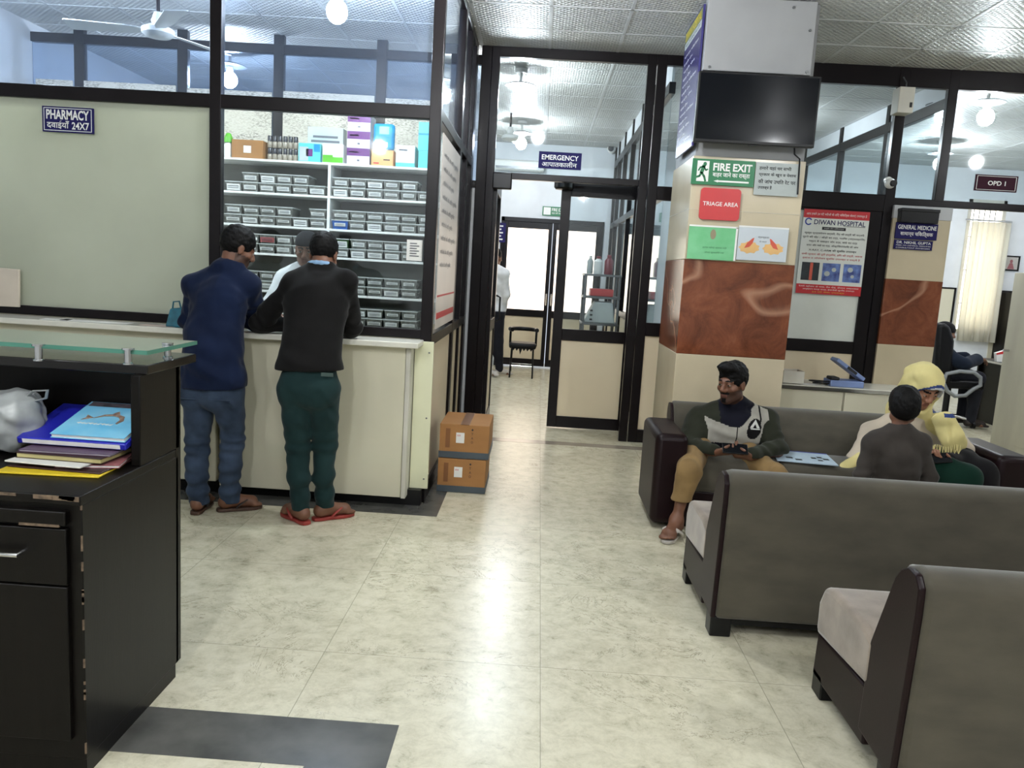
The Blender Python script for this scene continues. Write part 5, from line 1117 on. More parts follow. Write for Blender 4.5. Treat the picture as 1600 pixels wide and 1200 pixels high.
# ---------------------------------------------------------------- man in the black sweater
hd = Head(J_(506, 398, 4.66), (.08, 1, -.42))
A = Fig((.05, .95, -.1), pel=J_(482, 588, 4.36), chest=J_(495, 475, 4.50), neck=J_(502, 424, 4.60), shL=J_(459, 444, 4.54), shR=J_(540, 441, 4.54),
        elL=J_(406, 510, 4.62), elR=J_(552, 508, 4.66), wrL=J_(452, 513, 4.80), wrR=J_(536, 507, 4.84), hpL=J_(461, 600, 4.36), hpR=J_(505, 600, 4.36),
        knL=J_(466, 694, 4.37), knR=J_(508, 692, 4.42), anL=nv((P(470, 800, 4.34)[0], 4.34, .085)), anR=nv((P(506, 790, 4.40)[0], 4.42, .085)))
for k in ('elL', 'elR', 'wrL', 'wrR'): A.J[k][2] = CT + (.062 if k[0] == 'e' else .045)
A.wrL[1] = 4.76; A.wrR[1] = 4.79
pA = body(A, hd, .008, 'man in a black sweater and dark green trousers leaning on the pharmacy counter', hands=((A.wrL, (.85, .25, 0), (0, 0, -1), (-.2, 1, 0), 1., (.15, .2, .2)), (A.wrR, (-.85, .1, .05), (0, 0, -1), (.1, 1, 0), 1., (.3, .3, .3))),
          feet=((A.anL, (-.75, .65, 0)), (A.anR, (.75, .6, 0))))
hd.hair(pA, top=.014)
lo, hi = A.bounds(.26)
S = Sdf(lo, hi, .007); A.torso(S, .013); A.arms(S, .015, end=.93); S.rc(A.pel + nv((-.03, .02, .04)), A.pel + nv((.03, .02, .04)), .15, None, .05, n=A.n, f=.8); S.folds(.005, 22, 4, (1, 1, 1.6)); S.folds(.002, 55, 5)
for a in 'LR': S.wrinkle(A.J['el' + a], .11, A.J['el' + a] - A.J['sh' + a], .008, 75, 3); S.wrinkle(A.J['sh' + a] * .8 + A.chest * .2 + nv((0, 0, -.08)), .13, (.6, 0, 1), .006, 60, 6)
S.wrinkle(A.pel + nv((0, -.1, .12)), .2, (0.15, 0, 1), .007, 75, 2); S.wrinkle(A.chest + nv((.05, -.1, -.1)), .2, (.5, 0, .8), .005, 40, 7)
S.rc(A.pel + nv((-.04, 0, .02)), A.pel + nv((.04, 0, .02)), .132, None, .03, n=A.n, f=.95); S.rc(A.pel + nv((0, 0, .06)), A.chest, .158, .168, .04, n=A.n, f=.72)
S.plane((0, 0, P(482, 563, 4.36)[2]), (.04, 0, -1)); S.ell(A.neck + nv((0, .02, .05)), (.068, .075, .05), None, .01, 'cut'); S.build('sweater', 'black_knit', pA)
S = Sdf(A.neck - .14, A.neck + .14, .006); c = A.neck + nv((.0, .005, .012))
ring = [c + nv((.066 * math.cos(a), .062 * math.sin(a), .022 - .012 * math.sin(a))) for a in np.linspace(0, 2 * PI, 15)]; S.chain(ring, [.016] * 15, .01); S.build('shirt_collar', 'sky_shirt', pA)
S = Sdf(lo, hi, .007); S.rc(A.hpL * .75 + A.hpR * .25, A.hpL * .25 + A.hpR * .75, .118, None, .05); S.rc(A.pel + nv((0, 0, -.02)), A.pel + nv((0, 0, .07)), .145, .14, .04, n=A.n, f=.8)
for a in 'LR':
    h_, k_, n_ = A.J['hp' + a], A.J['kn' + a], A.J['an' + a]; S.rc(h_ + nv((0, -.035, -.03)), h_ + nv((0, -.035, -.05)), .084, None, .05)
    S.chain([h_ + nv((0, 0, -.03)), h_ * .45 + k_ * .55, k_, k_ * .5 + n_ * .5 + nv((0, -.015, 0)), n_ + nv((0, 0, .0))], [.097, .082, .068, .058, .052], .02)
    S.wrinkle(k_ + nv((0, -.04, 0)), .13, (.25, 0, 1), .006, 60, 4); S.wrinkle(n_ + nv((0, -.03, .12)), .14, (.2, 0, 1), .007, 60, 5); S.wrinkle(h_ + nv((0, -.08, -.17)), .15, (.8, 0, .7), .006, 50, 8)
S.folds(.004, 22, 8, (1, 1, .5)); S.folds(.0015, 60, 9); S.plane((0, 0, .075), (0, 0, -1)); S.plane((0, 0, P(482, 561, 4.36)[2]), (0, 0, 1)); S.build('trousers', 'pine_trousers', pA)
c = P(522, 580, 4.36); MB().box(c[0] - .035, c[0] + .03, A.pel[1] - .142, A.pel[1] - .134, c[2] - .012, c[2] + .008).build('pocket_trim', mat('grey_green', (70, 88, 84), .8), pA)
sandal(pA, A.anL, (-.75, .65, 0), 'redrub', 'redrub', 1.02); sandal(pA, A.anR, (.75, .6, 0), 'redrub', 'redrub', 1.02)

# ---------------------------------------------------------------- man in the navy jacket
hd = Head(J_(372, 389, 4.62), (.80, .62, -.38))
B = Fig((.45, .85, -.05), pel=J_(333, 592, 4.42), chest=J_(341, 480, 4.52), neck=J_(358, 425, 4.58), shL=J_(306, 446, 4.56), shR=J_(388, 446, 4.56),
        elL=J_(298, 520, 4.62), elR=J_(399, 500, 4.68), wrL=J_(345, 515, 4.82), wrR=J_(402, 506, 4.72), hpL=J_(312, 602, 4.44), hpR=J_(355, 604, 4.42),
        knL=J_(308, 692, 4.46), knR=J_(364, 688, 4.47), anL=nv((P(308, 790, 4.38)[0], 4.40, .085)), anR=nv((P(357, 782, 4.44)[0], 4.46, .085)))
for k in ('elL', 'elR', 'wrL', 'wrR'): B.J[k][2] = CT + (.062 if k[0] == 'e' else .045)
B.elL[2] = 1.10; B.elR[:2] = J_(402, 500, 4.72)[:2]; B.wrL[1] = 4.78; B.wrR[:] = (B.elR[0] - .085, B.elR[1] - .03, CT + .062)
pB = body(B, hd, .008, 'man in a navy jacket and jeans standing at the counter with his face turned right', hands=((B.wrL, (.9, .2, 0), (0, 0, -1), (-.2, 1, 0), 1., (.15, .2, .2)), (B.wrR, (-.85, -.25, -.1), (0, 0, -1), (-.2, -.9, 0), .95, (.25, .3, .3))),
          feet=((B.anL, (-.1, 1, 0)), (B.anR, (.85, .5, 0))), beard=1)
hd.hair(pB, top=.02, seed=9)
lo, hi = B.bounds(.26)
S = Sdf(lo, hi, .007); B.torso(S, .018); B.arms(S, .018, 'L', end=.94); B.arms(S, .018, 'R', end=.6)
S.rc(B.pel + nv((-.03, 0, .03)), B.pel + nv((.03, 0, .03)), .158, None, .06, n=B.n, f=.85); S.rc(B.chest, B.pel + nv((-.02, -.02, .1)), .16, .165, .05, n=B.n, f=.8)
S.chain([B.neck + nv((.055 * math.cos(a), .06 * math.sin(a), .03)) for a in np.linspace(0, 2 * PI, 13)], [.022] * 13, .02)
S.folds(.005, 20, 14, (1, 1, 1.5)); S.folds(.002, 60, 15)
for a in 'LR': S.wrinkle(B.J['el' + a], .11, B.J['el' + a] - B.J['sh' + a], .008, 70, 3); S.wrinkle(B.J['sh' + a] * .8 + B.chest * .2 + nv((0, 0, -.08)), .14, (.6, 0, 1), .006, 55, 6)
S.wrinkle(B.pel + nv((.02, -.1, .12)), .22, (.3, 0, 1), .007, 60, 2); S.wrinkle(B.chest + nv((-.05, -.1, -.12)), .22, (.6, 0, .8), .006, 36, 7); S.plane((0, 0, P(333, 580, 4.42)[2]), (.05, 0, -1)); S.ell(B.neck + nv((.01, .01, .075)), (.05, .052, .06), None, .01, 'cut'); S.build('jacket', 'navy_fleece', pB)
S = Sdf(lo, hi, .007); S.rc(B.hpL * .75 + B.hpR * .25, B.hpL * .25 + B.hpR * .75, .112, None, .05); S.rc(B.pel + nv((0, 0, -.02)), B.pel + nv((0, 0, .07)), .142, .138, .04, n=B.n, f=.82)
for a in 'LR':
    h_, k_, n_ = B.J['hp' + a], B.J['kn' + a], B.J['an' + a]; S.rc(h_ + nv((-.02, -.035, -.03)), h_ + nv((-.02, -.035, -.06)), .08, None, .05)
    S.chain([h_ + nv((0, 0, -.03)), h_ * .45 + k_ * .55, k_, k_ * .5 + n_ * .5 + nv((0, -.012, 0)), n_], [.096, .079, .066, .063, .06], .02)
    S.wrinkle(k_ + nv((0, -.04, -.02)), .13, (.2, 0, 1), .008, 85, 4); S.wrinkle(n_ + nv((0, -.03, .08)), .14, (.15, 0, 1), .009, 85, 5); S.wrinkle(h_ + nv((0, -.08, -.17)), .13, (.8, 0, .7), .006, 60, 8)
S.folds(.004, 26, 18, (.6, .6, 1.8)); S.folds(.0015, 70, 19); S.plane((0, 0, .05), (0, 0, -1)); S.plane((0, 0, P(333, 577, 4.42)[2]), (0, 0, 1)); S.build('jeans', 'jeans', pB)
for a, u in (('L', -.02), ('R', .01)):
    c = B.J['hp' + a] + nv((u, 0, -.06)); MB().box(c[0] - .055, c[0] + .055, c[1] - .128, c[1] - .12, c[2] - .002, c[2] + .003).build('pocket_seam', 'jeans', pB)
sandal(pB, B.anL, (-.1, 1, 0), 'tan', 'darkrub', 1.02); sandal(pB, B.anR, (.85, .5, 0), 'tan', 'darkrub', 1.02)

# ---------------------------------------------------------------- pharmacist behind the window
hd = Head(J_(479, 390, 5.7), (.12, -1, -.25)); x, y = hd.c[0], 5.76; zt_ = hd.c[2]
Cc = Fig((0, -1, 0), pel=(x, y + .04, .93), chest=(x, y + .02, 1.3), neck=(x, y, zt_ - .16), shL=(x + .17, y, zt_ - .22), shR=(x - .17, y, zt_ - .22), elL=(x + .24, y - .1, 1.16), elR=(x - .24, y - .1, 1.16), wrL=(x + .14, y - .32, 1.11), wrR=(x - .14, y - .32, 1.11),
         hpL=(x + .09, y + .04, .9), hpR=(x - .09, y + .04, .9), knL=(x + .1, y + .02, .5), knR=(x - .1, y + .02, .5), anL=(x + .1, y + .06, .085), anR=(x - .1, y + .06, .085))
pC = body(Cc, hd, .009, 'pharmacist in a dark cap and white shirt behind the pharmacy window', hands=((Cc.wrL, (-.3, -.9, -.1), (0, 0, -1), (-.9, 0, 0), 1.), (Cc.wrR, (.3, -.9, -.1), (0, 0, -1), (.9, 0, 0), 1.)), feet=((Cc.anL, (0, -1, 0)), (Cc.anR, (0, -1, 0))))
S = Sdf(hd.c - .17, hd.c + .17, .006); S.ell(hd.w(0, -.014, .042), (.083, .104, .09), hd.R, .01); S.plane(hd.w(0, 0, .03), hd.R @ nv((0, .12, -1))); S.build('cap', 'beanie', pC)
lo, hi = Cc.bounds(.24); S = Sdf(lo, hi, .009); Cc.torso(S, .02); Cc.arms(S, .016, end=.95); S.folds(.005, 22, 31); S.plane((0, 0, .86), (0, 0, -1)); S.ell(Cc.neck + nv((0, -.01, .07)), (.07, .07, .05), None, .01, 'cut'); S.build('shirt', 'white_shirt', pC)
S = Sdf(lo, hi, .01); Cc.legs(S, .02); S.rc(Cc.hpL, Cc.hpR, .12, None, .05); S.plane((0, 0, .05), (0, 0, -1)); S.plane((0, 0, .9), (0, 0, 1)); S.build('trousers', 'dark_trousers', pC)
for a in 'LR': sandal(pC, Cc.J['an' + a], (0, -1, 0), 'darkrub', 'darkrub')

# ---------------------------------------------------------------- seated man with the phone
hd = Head(J_(1144, 599, 4.97), (-.72, -.68, -.10), 1.03)
D = Fig((-.12, -.98, .05), pel=(P(1135, 720, 5.10)[0], 5.12, .525), chest=J_(1141, 672, 5.06), neck=J_(1148, 637, 5.03), shR=J_(1094, 653, 5.06), shL=J_(1198, 658, 5.06),
        elR=J_(1073, 697, 4.90), elL=J_(1214, 703, 4.90), wrR=J_(1116, 706, 4.72), wrL=J_(1172, 713, 4.70), hpR=(1.11, 5.07, .48), hpL=(1.30, 5.07, .48),
        knR=J_(1076, 735, 4.60), knL=J_(1212, 746, 4.62), anR=nv(PZ(1068, 832, .10)), anL=(1.62, 4.62, .09))
D.anR[1] = max(D.anR[1], 4.55)
phD = J_(1152, 697, 4.60)
pD = body(D, hd, .0062, 'bearded man in an olive and grey fleece sitting on the far sofa holding a phone', beard=1,
          hands=((D.wrR, (.9, -.25, .05), (.12, .30, .95), (.1, -.95, .3), .98, (.55, .6, .5), .0), (D.wrL, (-.9, -.2, .02), (-.1, .35, .9), (-.1, -.9, .3), .98, (.55, .6, .5), .0)), feet=((D.anR, (-.45, -.9, 0), 1.02), (D.anL, (.3, -.95, 0), 1.02)))
hd.hair(pD, style='quiff', top=.02, h=.005, seed=5)
lo, hi = D.bounds(.2)
S = Sdf(lo, hi, .0065); D.torso(S, .02); D.arms(S, .022, end=.92, taper=1.1); S.rc(D.pel + nv((0, -.05, .04)), D.chest + nv((0, -.02, 0)), .172, .165, .05, n=D.n, f=.95); S.rc(D.hpR + nv((0, -.02, .05)), D.hpL + nv((0, -.02, .05)), .125, None, .05); S.ell(D.pel + nv((0, -.10, .06)), (.21, .15, .12), None, .05)
S.chain([D.neck + nv((.058 * math.cos(a), .058 * math.sin(a) - .005, .02)) for a in np.linspace(0, 2 * PI, 13)], [.024] * 13, .02)
S.folds(.0045, 24, 41, (1, 1, 1.4)); S.folds(.002, 60, 42)
for a in 'LR': S.wrinkle(D.J['el' + a], .12, D.J['el' + a] - D.J['sh' + a], .009, 65, 3); S.wrinkle(D.J['wr' + a] * .5 + D.J['el' + a] * .5, .1, D.J['el' + a] - D.J['wr' + a], .006, 80, 4); S.wrinkle(D.J['sh' + a] + nv((0, -.05, -.1)), .12, (.5, 0, 1), .006, 60, 5)
S.wrinkle(D.pel + nv((0, -.15, .14)), .2, (.1, 0, 1), .008, 60, 9); S.plane((0, 0, .47), (0, 0, -1)); S.ell(D.neck + nv((-.015, -.02, .06)), (.05, .052, .06), None, .01, 'cut')
def paint_fleece(V):
    m = np.zeros(len(V), int); T_ = np.array([[P(1100, 655, 4.92)[i] for i in range(3)]])
    # panel of the chest: measured along the garment, between the armpits and from collar to waist
    q = V - D.neck; up = un(D.neck - D.pel); hx = q[:, 0]; hz = q @ up - .045; fr = ((V - (D.chest)) @ D.n) > .02
    def seg(a, b): e = b - a; t = np.clip((V - a) @ e / (e @ e), 0, 1); return np.linalg.norm(V - a - t[:, None] * e, axis=1)
    off = np.zeros(len(V), bool)
    for a in 'LR': off |= (seg(D.J['el' + a], D.J['wr' + a]) < .095) | ((seg(D.J['sh' + a] * .55 + D.J['el' + a] * .45, D.J['el' + a]) < .10) & (np.abs(hx) > .14)) | ((seg(D.J['sh' + a], D.J['el' + a]) < .085) & (np.abs(hx) > .185))
    fr &= (V[:, 1] < D.chest[1] - .02) & ~off
    topz = np.where(hx < 0, -.062 + .02 * hx, -.062 + .5 * np.minimum(hx, .17)); botz = -.188 - .012 * np.sin(hx * 22)
    pn = fr & (hz < topz) & (hz > botz) & (hx > -.20) & (hx < .205)
    m[fr & (hz >= topz) & (hz < .05) & (np.abs(hx) < .11)] = 2
    m[pn] = 1; m[pn & (np.abs(hx + .012) < .005)] = 3
    cx, cz = hx - .10, hz + .088; m[fr & (cx * cx + cz * cz < .05 ** 2)] = 3
    m[pn & (np.abs(hx - .145 - .1 * (hz + .05)) < .006) & (hz > -.09)] = 3
    m[fr & (hz <= botz) & (hz > botz - .07) & (np.abs(hx) < .2)] = 2
    return m
fl = S.build('fleece_jacket', ['olive_fleece', 'pale_grey_panel', 'dark_navy', 'black_coat'], pD, paint=paint_fleece)
# white triangle badge: laid on the chest surface by looking for the jacket there
up = un(D.neck - D.pel); tgt = D.neck + nv((.10, 0, -.078))
vs_ = np.zeros(len(fl.data.vertices) * 3); fl.data.vertices.foreach_get('co', vs_); vs_ = vs_.reshape(-1, 3) + nv(wloc(pD)); dxy = np.hypot(vs_[:, 0] - tgt[0], vs_[:, 2] - tgt[2]); near = vs_[dxy < .03]; fy = near[:, 1].min() - .004 if len(near) else tgt[1] - .15
g = MB(); c0 = Vector((tgt[0], fy, tgt[2]))
for poly in (((-.03, -.02), (-.012, -.02), (.0, .006), (.0, .034)), ((.03, -.02), (.0, .034), (.0, .006), (.012, -.02)), ((-.032, -.03), (.032, -.03), (.03, -.023), (-.03, -.023))): g.prism([c0 + Vector((u, 0, v)) for u, v in poly], (0, .004, 0))
g.build('triangle_badge', 'paper', pD)
S = Sdf(lo, hi, .0065); S.rc(D.hpL, D.hpR, .10, None, .05)
for a, e in (('R', .64), ('L', .8)): S.rc(D.J['hp' + a], D.J['kn' + a], .09, .073, .03); S.rc(D.J['kn' + a], D.J['kn' + a] * (1 - e) + D.J['an' + a] * e, .069, .062, .03); S.wrinkle(D.J['kn' + a], .14, D.J['kn' + a] - D.J['hp' + a], .005, 60, 6); S.wrinkle(D.J['kn' + a] * .5 + D.J['an' + a] * .5, .13, (.2, 0, 1), .005, 55, 7)
S.folds(.004, 26, 51); S.plane((0, 0, float(D.knR[2] * .40 + D.anR[2] * .60)), (0, 0, -1))
S.build('trousers', 'khaki', pD)
sandal(pD, D.anR, (-.45, -.9, 0), 'whiterub', 'whiterub', 1.02, wide=True); sandal(pD, D.anL, (.3, -.95, 0), 'whiterub', 'whiterub', 1.02, wide=True)
def phone(c, xd, up_, label):
    x_ = un(xd); u_ = nv(up_); u_ = un(u_ - x_ * (u_ @ x_)); n_ = np.cross(x_, u_); t = thing('phone', label, 'phone', tuple(c)); T_ = Matrix([list(x_) + [0], list(u_) + [0], list(n_) + [0], [0, 0, 0, 1]]).transposed(); T_.translation = Vector(c)
    MB().box(-.075, .075, -.037, .037, -.0045, .0045, T=T_).build('case', 'black', t, bev=.003); MB().box(-.072, .072, -.034, .034, .0045, .005, T=T_).build('display', 'screen', t); return t
mid = (D.wrR + D.wrL) / 2 + nv((.0, -.055, .045)); phone(mid, (1, -.05, .0), (0, .75, .66), 'black smartphone held in both hands by the man on the sofa')

# ---------------------------------------------------------------- boy between the sofas
hd = Head(J_(1412, 634, 4.2), (.22, .95, .02), .88, child=True); q = .62
x = J_(1400, 690, 4.22)
Fb = Fig((.1, 1, 0), .62, pel=(x[0] + .0, 4.22, .44), chest=J_(1400, 718, 4.2), neck=J_(1405, 672, 4.2), shL=J_(1364, 694, 4.2), shR=J_(1438, 694, 4.2), elL=J_(1347, 745, 4.19), elR=J_(1452, 748, 4.19), wrL=J_(1350, 790, 4.24), wrR=J_(1452, 795, 4.24),
         hpL=(x[0] - .06, 4.22, .42), hpR=(x[0] + .06, 4.22, .42), knL=(x[0] - .065, 4.22, .24), knR=(x[0] + .065, 4.22, .24), anL=(x[0] - .065, 4.20, .06), anR=(x[0] + .065, 4.20, .06))
pF = body(Fb, hd, .006, 'small boy in a grey jumper standing with his back to the camera between the sofas', hands=((Fb.wrL, (.1, .1, -1), (1, 0, 0), (0, 1, 0), .62), (Fb.wrR, (-.1, .1, -1), (-1, 0, 0), (0, 1, 0), .62)), feet=((Fb.anL, (0, 1, 0), .62), (Fb.anR, (0, 1, 0), .62)))
S = Sdf(hd.c - .17, hd.c + .17, .006); S.ell(hd.w(0, -.016, .034), nv((.086, .106, .094)) * .9, hd.R, .01); S.ell(hd.w(0, -.06, -.02), nv((.07, .055, .055)) * .9, hd.R, .04); S.ell(hd.w(0, .115, -.03), nv((.08, .08, .085)) * .9, hd.R, .01, 'cut'); S.folds(.0018, 240, 61); S.build('hair', 'hair', pF)
lo, hi = Fb.bounds(.2); S = Sdf(lo, hi, .006); Fb.torso(S, .02, k=.04); Fb.arms(S, .018, end=.95); S.rc(Fb.pel, Fb.chest, .115, .115, .04, n=Fb.n, f=.8); S.folds(.0035, 34, 62); S.folds(.0015, 90, 63); S.wrinkle(Fb.chest + nv((0, -.08, -.1)), .14, (.4, 0, 1), .006, 70, 15); S.wrinkle(Fb.elL, .08, (0, 0, 1), .006, 90, 16); S.wrinkle(Fb.elR, .08, (0, 0, 1), .006, 90, 17); S.plane((0, 0, .40), (0, 0, -1)); S.ell(Fb.neck + nv((0, .01, .045)), (.045, .05, .035), None, .01, 'cut'); S.build('jumper', 'grey_jumper', pF)
S = Sdf(lo, hi, .007); Fb.legs(S, .018, taper=1.2); S.rc(Fb.hpL, Fb.hpR, .08, None, .03); S.plane((0, 0, .05), (0, 0, -1)); S.plane((0, 0, .44), (0, 0, 1)); S.build('trousers', 'dark_trousers', pF)
for a in 'LR': sandal(pF, Fb.J['an' + a], (0, 1, 0), 'darkrub', 'darkrub', .66)
S = Sdf(Fb.neck - .1, Fb.neck + .1, .005); S.chain([Fb.neck + nv((.043 * math.cos(a) , .045 * math.sin(a) + .005, .012)) for a in np.linspace(0, 2 * PI, 13)], [.009] * 13, .01); S.build('shirt_collar', 'white_shirt', pF)

# ---------------------------------------------------------------- woman in the yellow headscarf
hd = Head(J_(1443, 606, 4.88), (.16, -.86, -.50))
E = Fig((.0, -.9, -.1), .95, pel=(2.45, 5.14, .535), chest=J_(1412, 690, 5.04), neck=J_(1430, 645, 4.98), shR=J_(1368, 678, 5.02), shL=J_(1480, 690, 5.0), elR=J_(1345, 725, 4.92), elL=J_(1512, 722, 4.90), wrR=J_(1400, 745, 4.70), wrL=J_(1478, 722, 4.68),
        hpR=(2.35, 5.06, .50), hpL=(2.55, 5.06, .50), knR=(2.28, 4.64, .445), knL=(2.58, 4.64, .445), anR=(2.28, 4.56, .08), anL=(2.60, 4.56, .08))
pE = body(E, hd, .007, 'woman in a yellow headscarf and cream shawl bent over a phone on the far sofa', mats=['skinlight', 'eyew', 'iris', 'lip_rose', 'hair', 'skinlight'], hands=((E.wrL, (-.75, -.5, .15), (-.3, .2, .95), (-.3, -.9, .2), .92, (.5, .6, .5), .0), (E.wrR, (.3, -.8, -.1), (0, 0, -1), (.9, .2, 0), .92)), feet=((E.anR, (0, -1, 0), .92), (E.anL, (.1, -1, 0), .92)))
S = Sdf(hd.c - nv((.62, .3, .62)), hd.c + nv((.38, .34, .2)), .006); R_ = hd.R
S.ell(hd.w(0, -.018, .04), (.104, .132, .116), R_, .01); S.ell(hd.w(-.01, -.03, -.04), (.104, .115, .12), R_, .05); S.rc(hd.w(-.03, -.07, -.01), E.neck + nv((-.06, .05, -.01)), .10, .10, .06)
S.rc(hd.w(.05, -.01, -.10), E.shL + nv((-.03, -.02, .03)), .06, .075, .05)
pa, pb = J_(1466, 655, 4.80), J_(1489, 692, 4.76); S.rc(pa, pb, .045, .06, .03, n=(0, 1, .3), f=.28); S.rc(pa + nv((.06, .0, -.01)), pb + nv((.03, 0, .0)), .045, .06, .03, n=(0, 1, .4), f=.28); S.rc(E.shL + nv((-.02, -.03, .02)), pa + nv((.04, 0, 0)), .05, .05, .03)
S.rc(J_(1345, 712, 4.88), J_(1313, 739, 4.82), .035, .05, .03, n=(.3, .3, 1), f=.6)
S.ell(hd.w(0, .092, -.03), (.068, .09, .10), R_, .012, 'cut')
S.folds(.004, 34, 71); S.folds(.0015, 80, 72); S.wrinkle(hd.w(0, -.05, .0), .2, (.5, .3, .8), .007, 60, 12); S.wrinkle(pb, .14, (1, 0, .15), .006, 90, 13)
def paint_scarf(V):
    q = hd.loc(V); e = np.abs(np.sqrt((q[:, 0] / .066) ** 2 + ((q[:, 2] + .03) / .10) ** 2) - 1.0); m = np.zeros(len(V), int)
    ed = (q[:, 1] > .0) & (q[:, 2] > -.02); r = np.sqrt((q[:, 0] / .066) ** 2 + ((q[:, 2] + .03) / .10) ** 2)
    m[ed & (r < 1.16)] = 2; m[ed & (r >= 1.16) & (r < 1.30)] = 1
    t = (V - J_(1468, 640, 4.84)); m[(np.abs(V[:, 2] - P(1480, 648, 4.8)[2]) < .012) & (V[:, 0] > hd.c[0] + .085)] = 1
    return m
S.build('headscarf', ['yellow_scarf', 'scarf_blue', 'white_shirt'], pE, paint=paint_scarf)
g = MB()
fr_ = MB()
for i in range(16):
    u = i / 15; a = Vector(P(1455 + 45 * u, 699 - 2 * math.sin(u * 9), 4.72)); fr_.tube([a + Vector((0, 0, .01)), a + Vector((.004 * math.sin(i * 2.1), -.004, -.02)), a + Vector((.007 * math.sin(i * 3.3), -.002, -.042))], .0035, 6)
fr_.build('fringe', 'yellow_scarf', pE, smooth=60)
lo, hi = E.bounds(.26); S = Sdf(lo, hi, .008); E.torso(S, .035, k=.06); E.arms(S, .04, 'R', end=.75); S.rc(E.shL, E.elL * .5 + E.shL * .5, .09, .085, .04); S.rc(E.chest, E.pel + nv((0, -.05, 0)), .17, .19, .05, n=E.n, f=.85)
S.rc(E.elR, J_(1318, 735, 4.86), .08, .05, .05); S.folds(.007, 22, 73, (1, 1, .6)); S.folds(.0025, 60, 74); S.plane((0, 0, .462), (0, 0, -1)); S.ell(E.neck + nv((.0, -.03, .06)), (.07, .08, .07), None, .01, 'cut'); S.build('shawl', 'cream_shawl', pE)
S = Sdf(lo, hi, .008); E.arms(S, .026, 'L', end=.95); S.rc(E.hpL + nv((.04, 0, .02)), E.knL + nv((.12, .05, .01)), .10, .08, .05); S.rc(E.knL + nv((.12, .05, .01)), E.anL + nv((.12, .06, .15)), .08, .09, .05); S.folds(.005, 24, 75); S.wrinkle(E.elL, .13, (1, .3, .4), .009, 60, 14); S.build('coat', 'black_coat', pE)
S = Sdf(lo, hi, .008); E.legs(S, .016, end=.85); S.rc(E.knR, E.knL, .062, None, .05); S.rc((E.knR + E.knL) / 2, (E.anR + E.anL) / 2 + nv((0, 0, .12)), .13, .15, .06, n=(0, 1, 0), f=.5); S.folds(.007, 26, 76, (1, 1, .5)); S.plane((0, 0, .1), (0, 0, -1)); S.build('skirt', 'green_skirt', pE)
for a in 'LR': sandal(pE, E.J['an' + a], (0, -1, 0), 'darkrub', 'darkrub', .92)
phone(E.wrL + nv((-.09, -.075, .035)), (1, .1, .12), (0, .8, .6), 'smartphone held by the woman in the yellow headscarf')

# ---------------------------------------------------------------- doctor at the desk
hd = Head(J_(1478, 521, 9.3), (1, -.1, -.12)); x, y, z = hd.c; x -= .02
G = Fig((1, 0, .05), pel=(x - .04, 9.3, .64), chest=(x - .05, 9.3, z - .43), neck=(x - .02, 9.3, z - .16), shL=(x - .02, 9.48, z - .25), shR=(x - .02, 9.12, z - .25), elL=(x + .12, 9.54, .76), elR=(x + .14, 9.05, .75), wrL=(x + .34, 9.40, .80), wrR=(x + .36, 9.20, .80), hpL=(x - .02, 9.39, .63), hpR=(x - .02, 9.21, .63), knL=(x + .40, 9.40, .58), knR=(x + .40, 9.2, .58), anL=(x + .38, 9.4, .09), anR=(x + .38, 9.2, .09))
pG = body(G, hd, .010, 'doctor in a black beanie and dark blue jacket sitting at the office desk', hands=((G.wrL, (.9, -.2, 0), (0, 0, -1), (0, -1, 0)), (G.wrR, (.9, .2, 0), (0, 0, -1), (0, 1, 0))), feet=((G.anL, (1, 0, 0)), (G.anR, (1, 0, 0))), beard=1)
S = Sdf(hd.c - .18, hd.c + .18, .007); S.ell(hd.w(0, -.02, .045), (.09, .115, .092), hd.R, .01); S.plane(hd.w(0, 0, .012), hd.R @ nv((0, .12, -1))); S.build('beanie', 'beanie', pG)
lo, hi = G.bounds(.24); S = Sdf(lo, hi, .01); G.torso(S, .03); G.arms(S, .03, end=.95); S.folds(.008, 26, 81); S.plane((0, 0, .56), (0, 0, -1)); S.ell(G.neck + nv((0.02, 0, .07)), (.06, .06, .05), None, .01, 'cut'); S.build('jacket', 'indigo_jacket', pG)
S = Sdf(lo, hi, .011); G.legs(S, .02); S.rc(G.hpL, G.hpR, .11, None, .05); S.plane((0, 0, .05), (0, 0, -1)); S.build('trousers', 'dark_trousers', pG)
for a in 'LR': S = Sdf(G.J['an' + a] - .2, G.J['an' + a] + .25, .009); foot(S, G.J['an' + a], (1, 0, 0), 1.12); S.build('shoe', 'darkrub', pG)

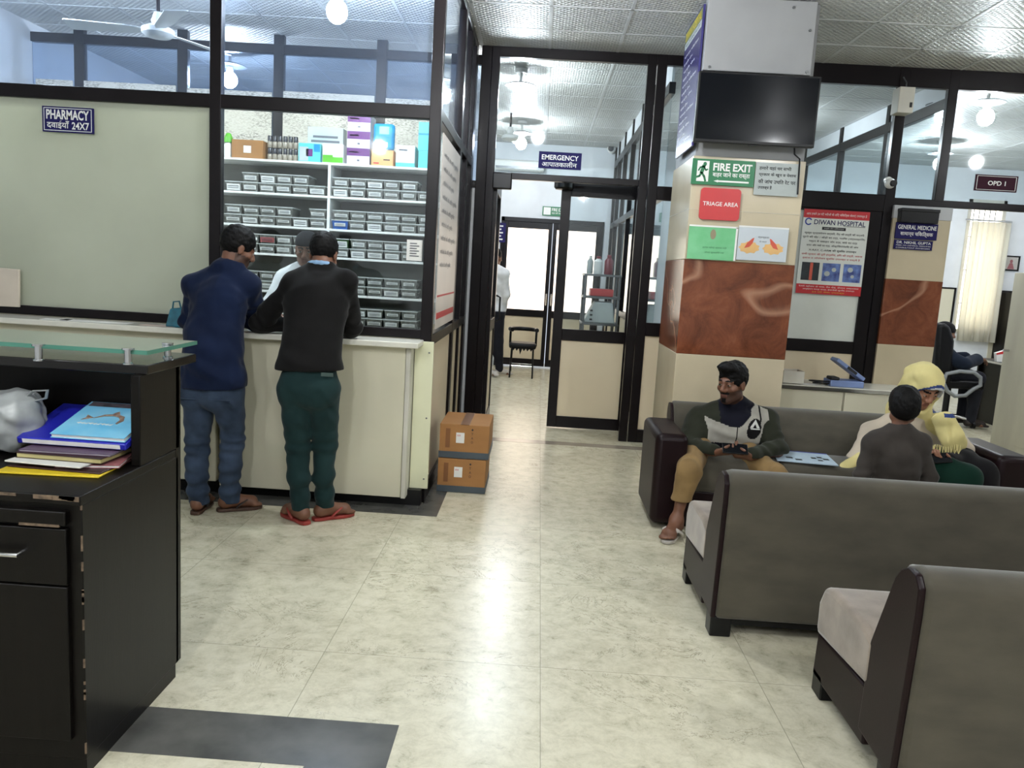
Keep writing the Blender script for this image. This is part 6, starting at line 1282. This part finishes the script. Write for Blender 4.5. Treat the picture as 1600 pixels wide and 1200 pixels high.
# ---------------------------------------------------------------- man in the white shirt inside the emergency room
hd = Head(J_(774, 402, 11.1), (.75, .6, -.1)); x, y, z = hd.c
Hh = Fig((.6, .75, 0), pel=(x, y + .02, .95), chest=(x, y, 1.3), neck=(x, y, z - .16), shL=(x - .14, y + .12, z - .22), shR=(x + .14, y - .1, z - .22), elL=(x - .17, y + .14, 1.15), elR=(x + .17, y - .08, 1.15), wrL=(x - .06, y + .2, .95), wrR=(x + .14, y + .02, .93), hpL=(x - .07, y + .06, .92), hpR=(x + .07, y - .05, .92), knL=(x - .06, y + .04, .5), knR=(x + .10, y - .02, .5), anL=(x - .02, y - .08, .09), anR=(x + .14, y + .06, .09))
pH = body(Hh, hd, .010, 'man in a white shirt and dark trousers half hidden behind the emergency door leaf', hands=((Hh.wrL, (.2, .2, -1), (1, 0, 0), (0, 1, 0)), (Hh.wrR, (0, .2, -1), (-1, 0, 0), (0, 1, 0))), feet=((Hh.anL, (.6, -.3, 0)), (Hh.anR, (.9, .3, 0))))
hd.hair(pH)
lo, hi = Hh.bounds(.24); S = Sdf(lo, hi, .01); Hh.torso(S, .025); Hh.arms(S, .02, end=.95); S.folds(.006, 24, 91); S.plane((0, 0, .86), (0, 0, -1)); S.ell(Hh.neck + nv((0.02, 0.02, .07)), (.06, .06, .05), None, .01, 'cut'); S.build('shirt', 'white_shirt', pH)
S = Sdf(lo, hi, .01); Hh.legs(S, .02); S.rc(Hh.hpL, Hh.hpR, .11, None, .05); S.plane((0, 0, .05), (0, 0, -1)); S.plane((0, 0, .92), (0, 0, 1)); S.build('trousers', 'dark_trousers', pH)
for a, d_ in (('L', (.6, -.3, 0)), ('R', (.9, .3, 0))): S = Sdf(Hh.J['an' + a] - .2, Hh.J['an' + a] + .25, .009); foot(S, Hh.J['an' + a], d_, 1.12); S.build('shoe', 'whiterub', pH)

# ---------------------------------------------------------------- crumpled bag in the desk shelf
c = nv(P(20, 662, 2.44)); S = Sdf(c - nv((.30, .22, .2)), c + nv((.22, .22, .22)), .006)
zb_ = .8295; S.ell((c[0] - .05, 2.43, .92), (.17, .11, .09), None, .04); S.ell((c[0] + .02, 2.42, .98), (.08, .07, .05), None, .04); S.folds(.009, 40, 95); S.folds(.004, 90, 96); S.plane((0, 0, zb_), (0, 0, -1)); S.plane((0, 2.53, 0), (0, 1, 0))
M['polybag'] = mat('grey_white_polythene', (168, 172, 172), .3, var=.15, vs_=14)
t = thing('plastic_bag', 'crumpled grey-white plastic bag at the left end of the desk shelf', 'bag', (c[0], 2.43, .83)); S.build('bag_body', 'polybag', t)
MB().tube([(c[0] + .05, 2.42, 1.0), (c[0] + .09, 2.41, 1.035), (c[0] + .135, 2.41, 1.04), (c[0] + .13, 2.41, 1.015), (c[0] + .08, 2.42, 1.0)], .008, 8, flat=.4).build('handle', 'polybag', t, smooth=60)
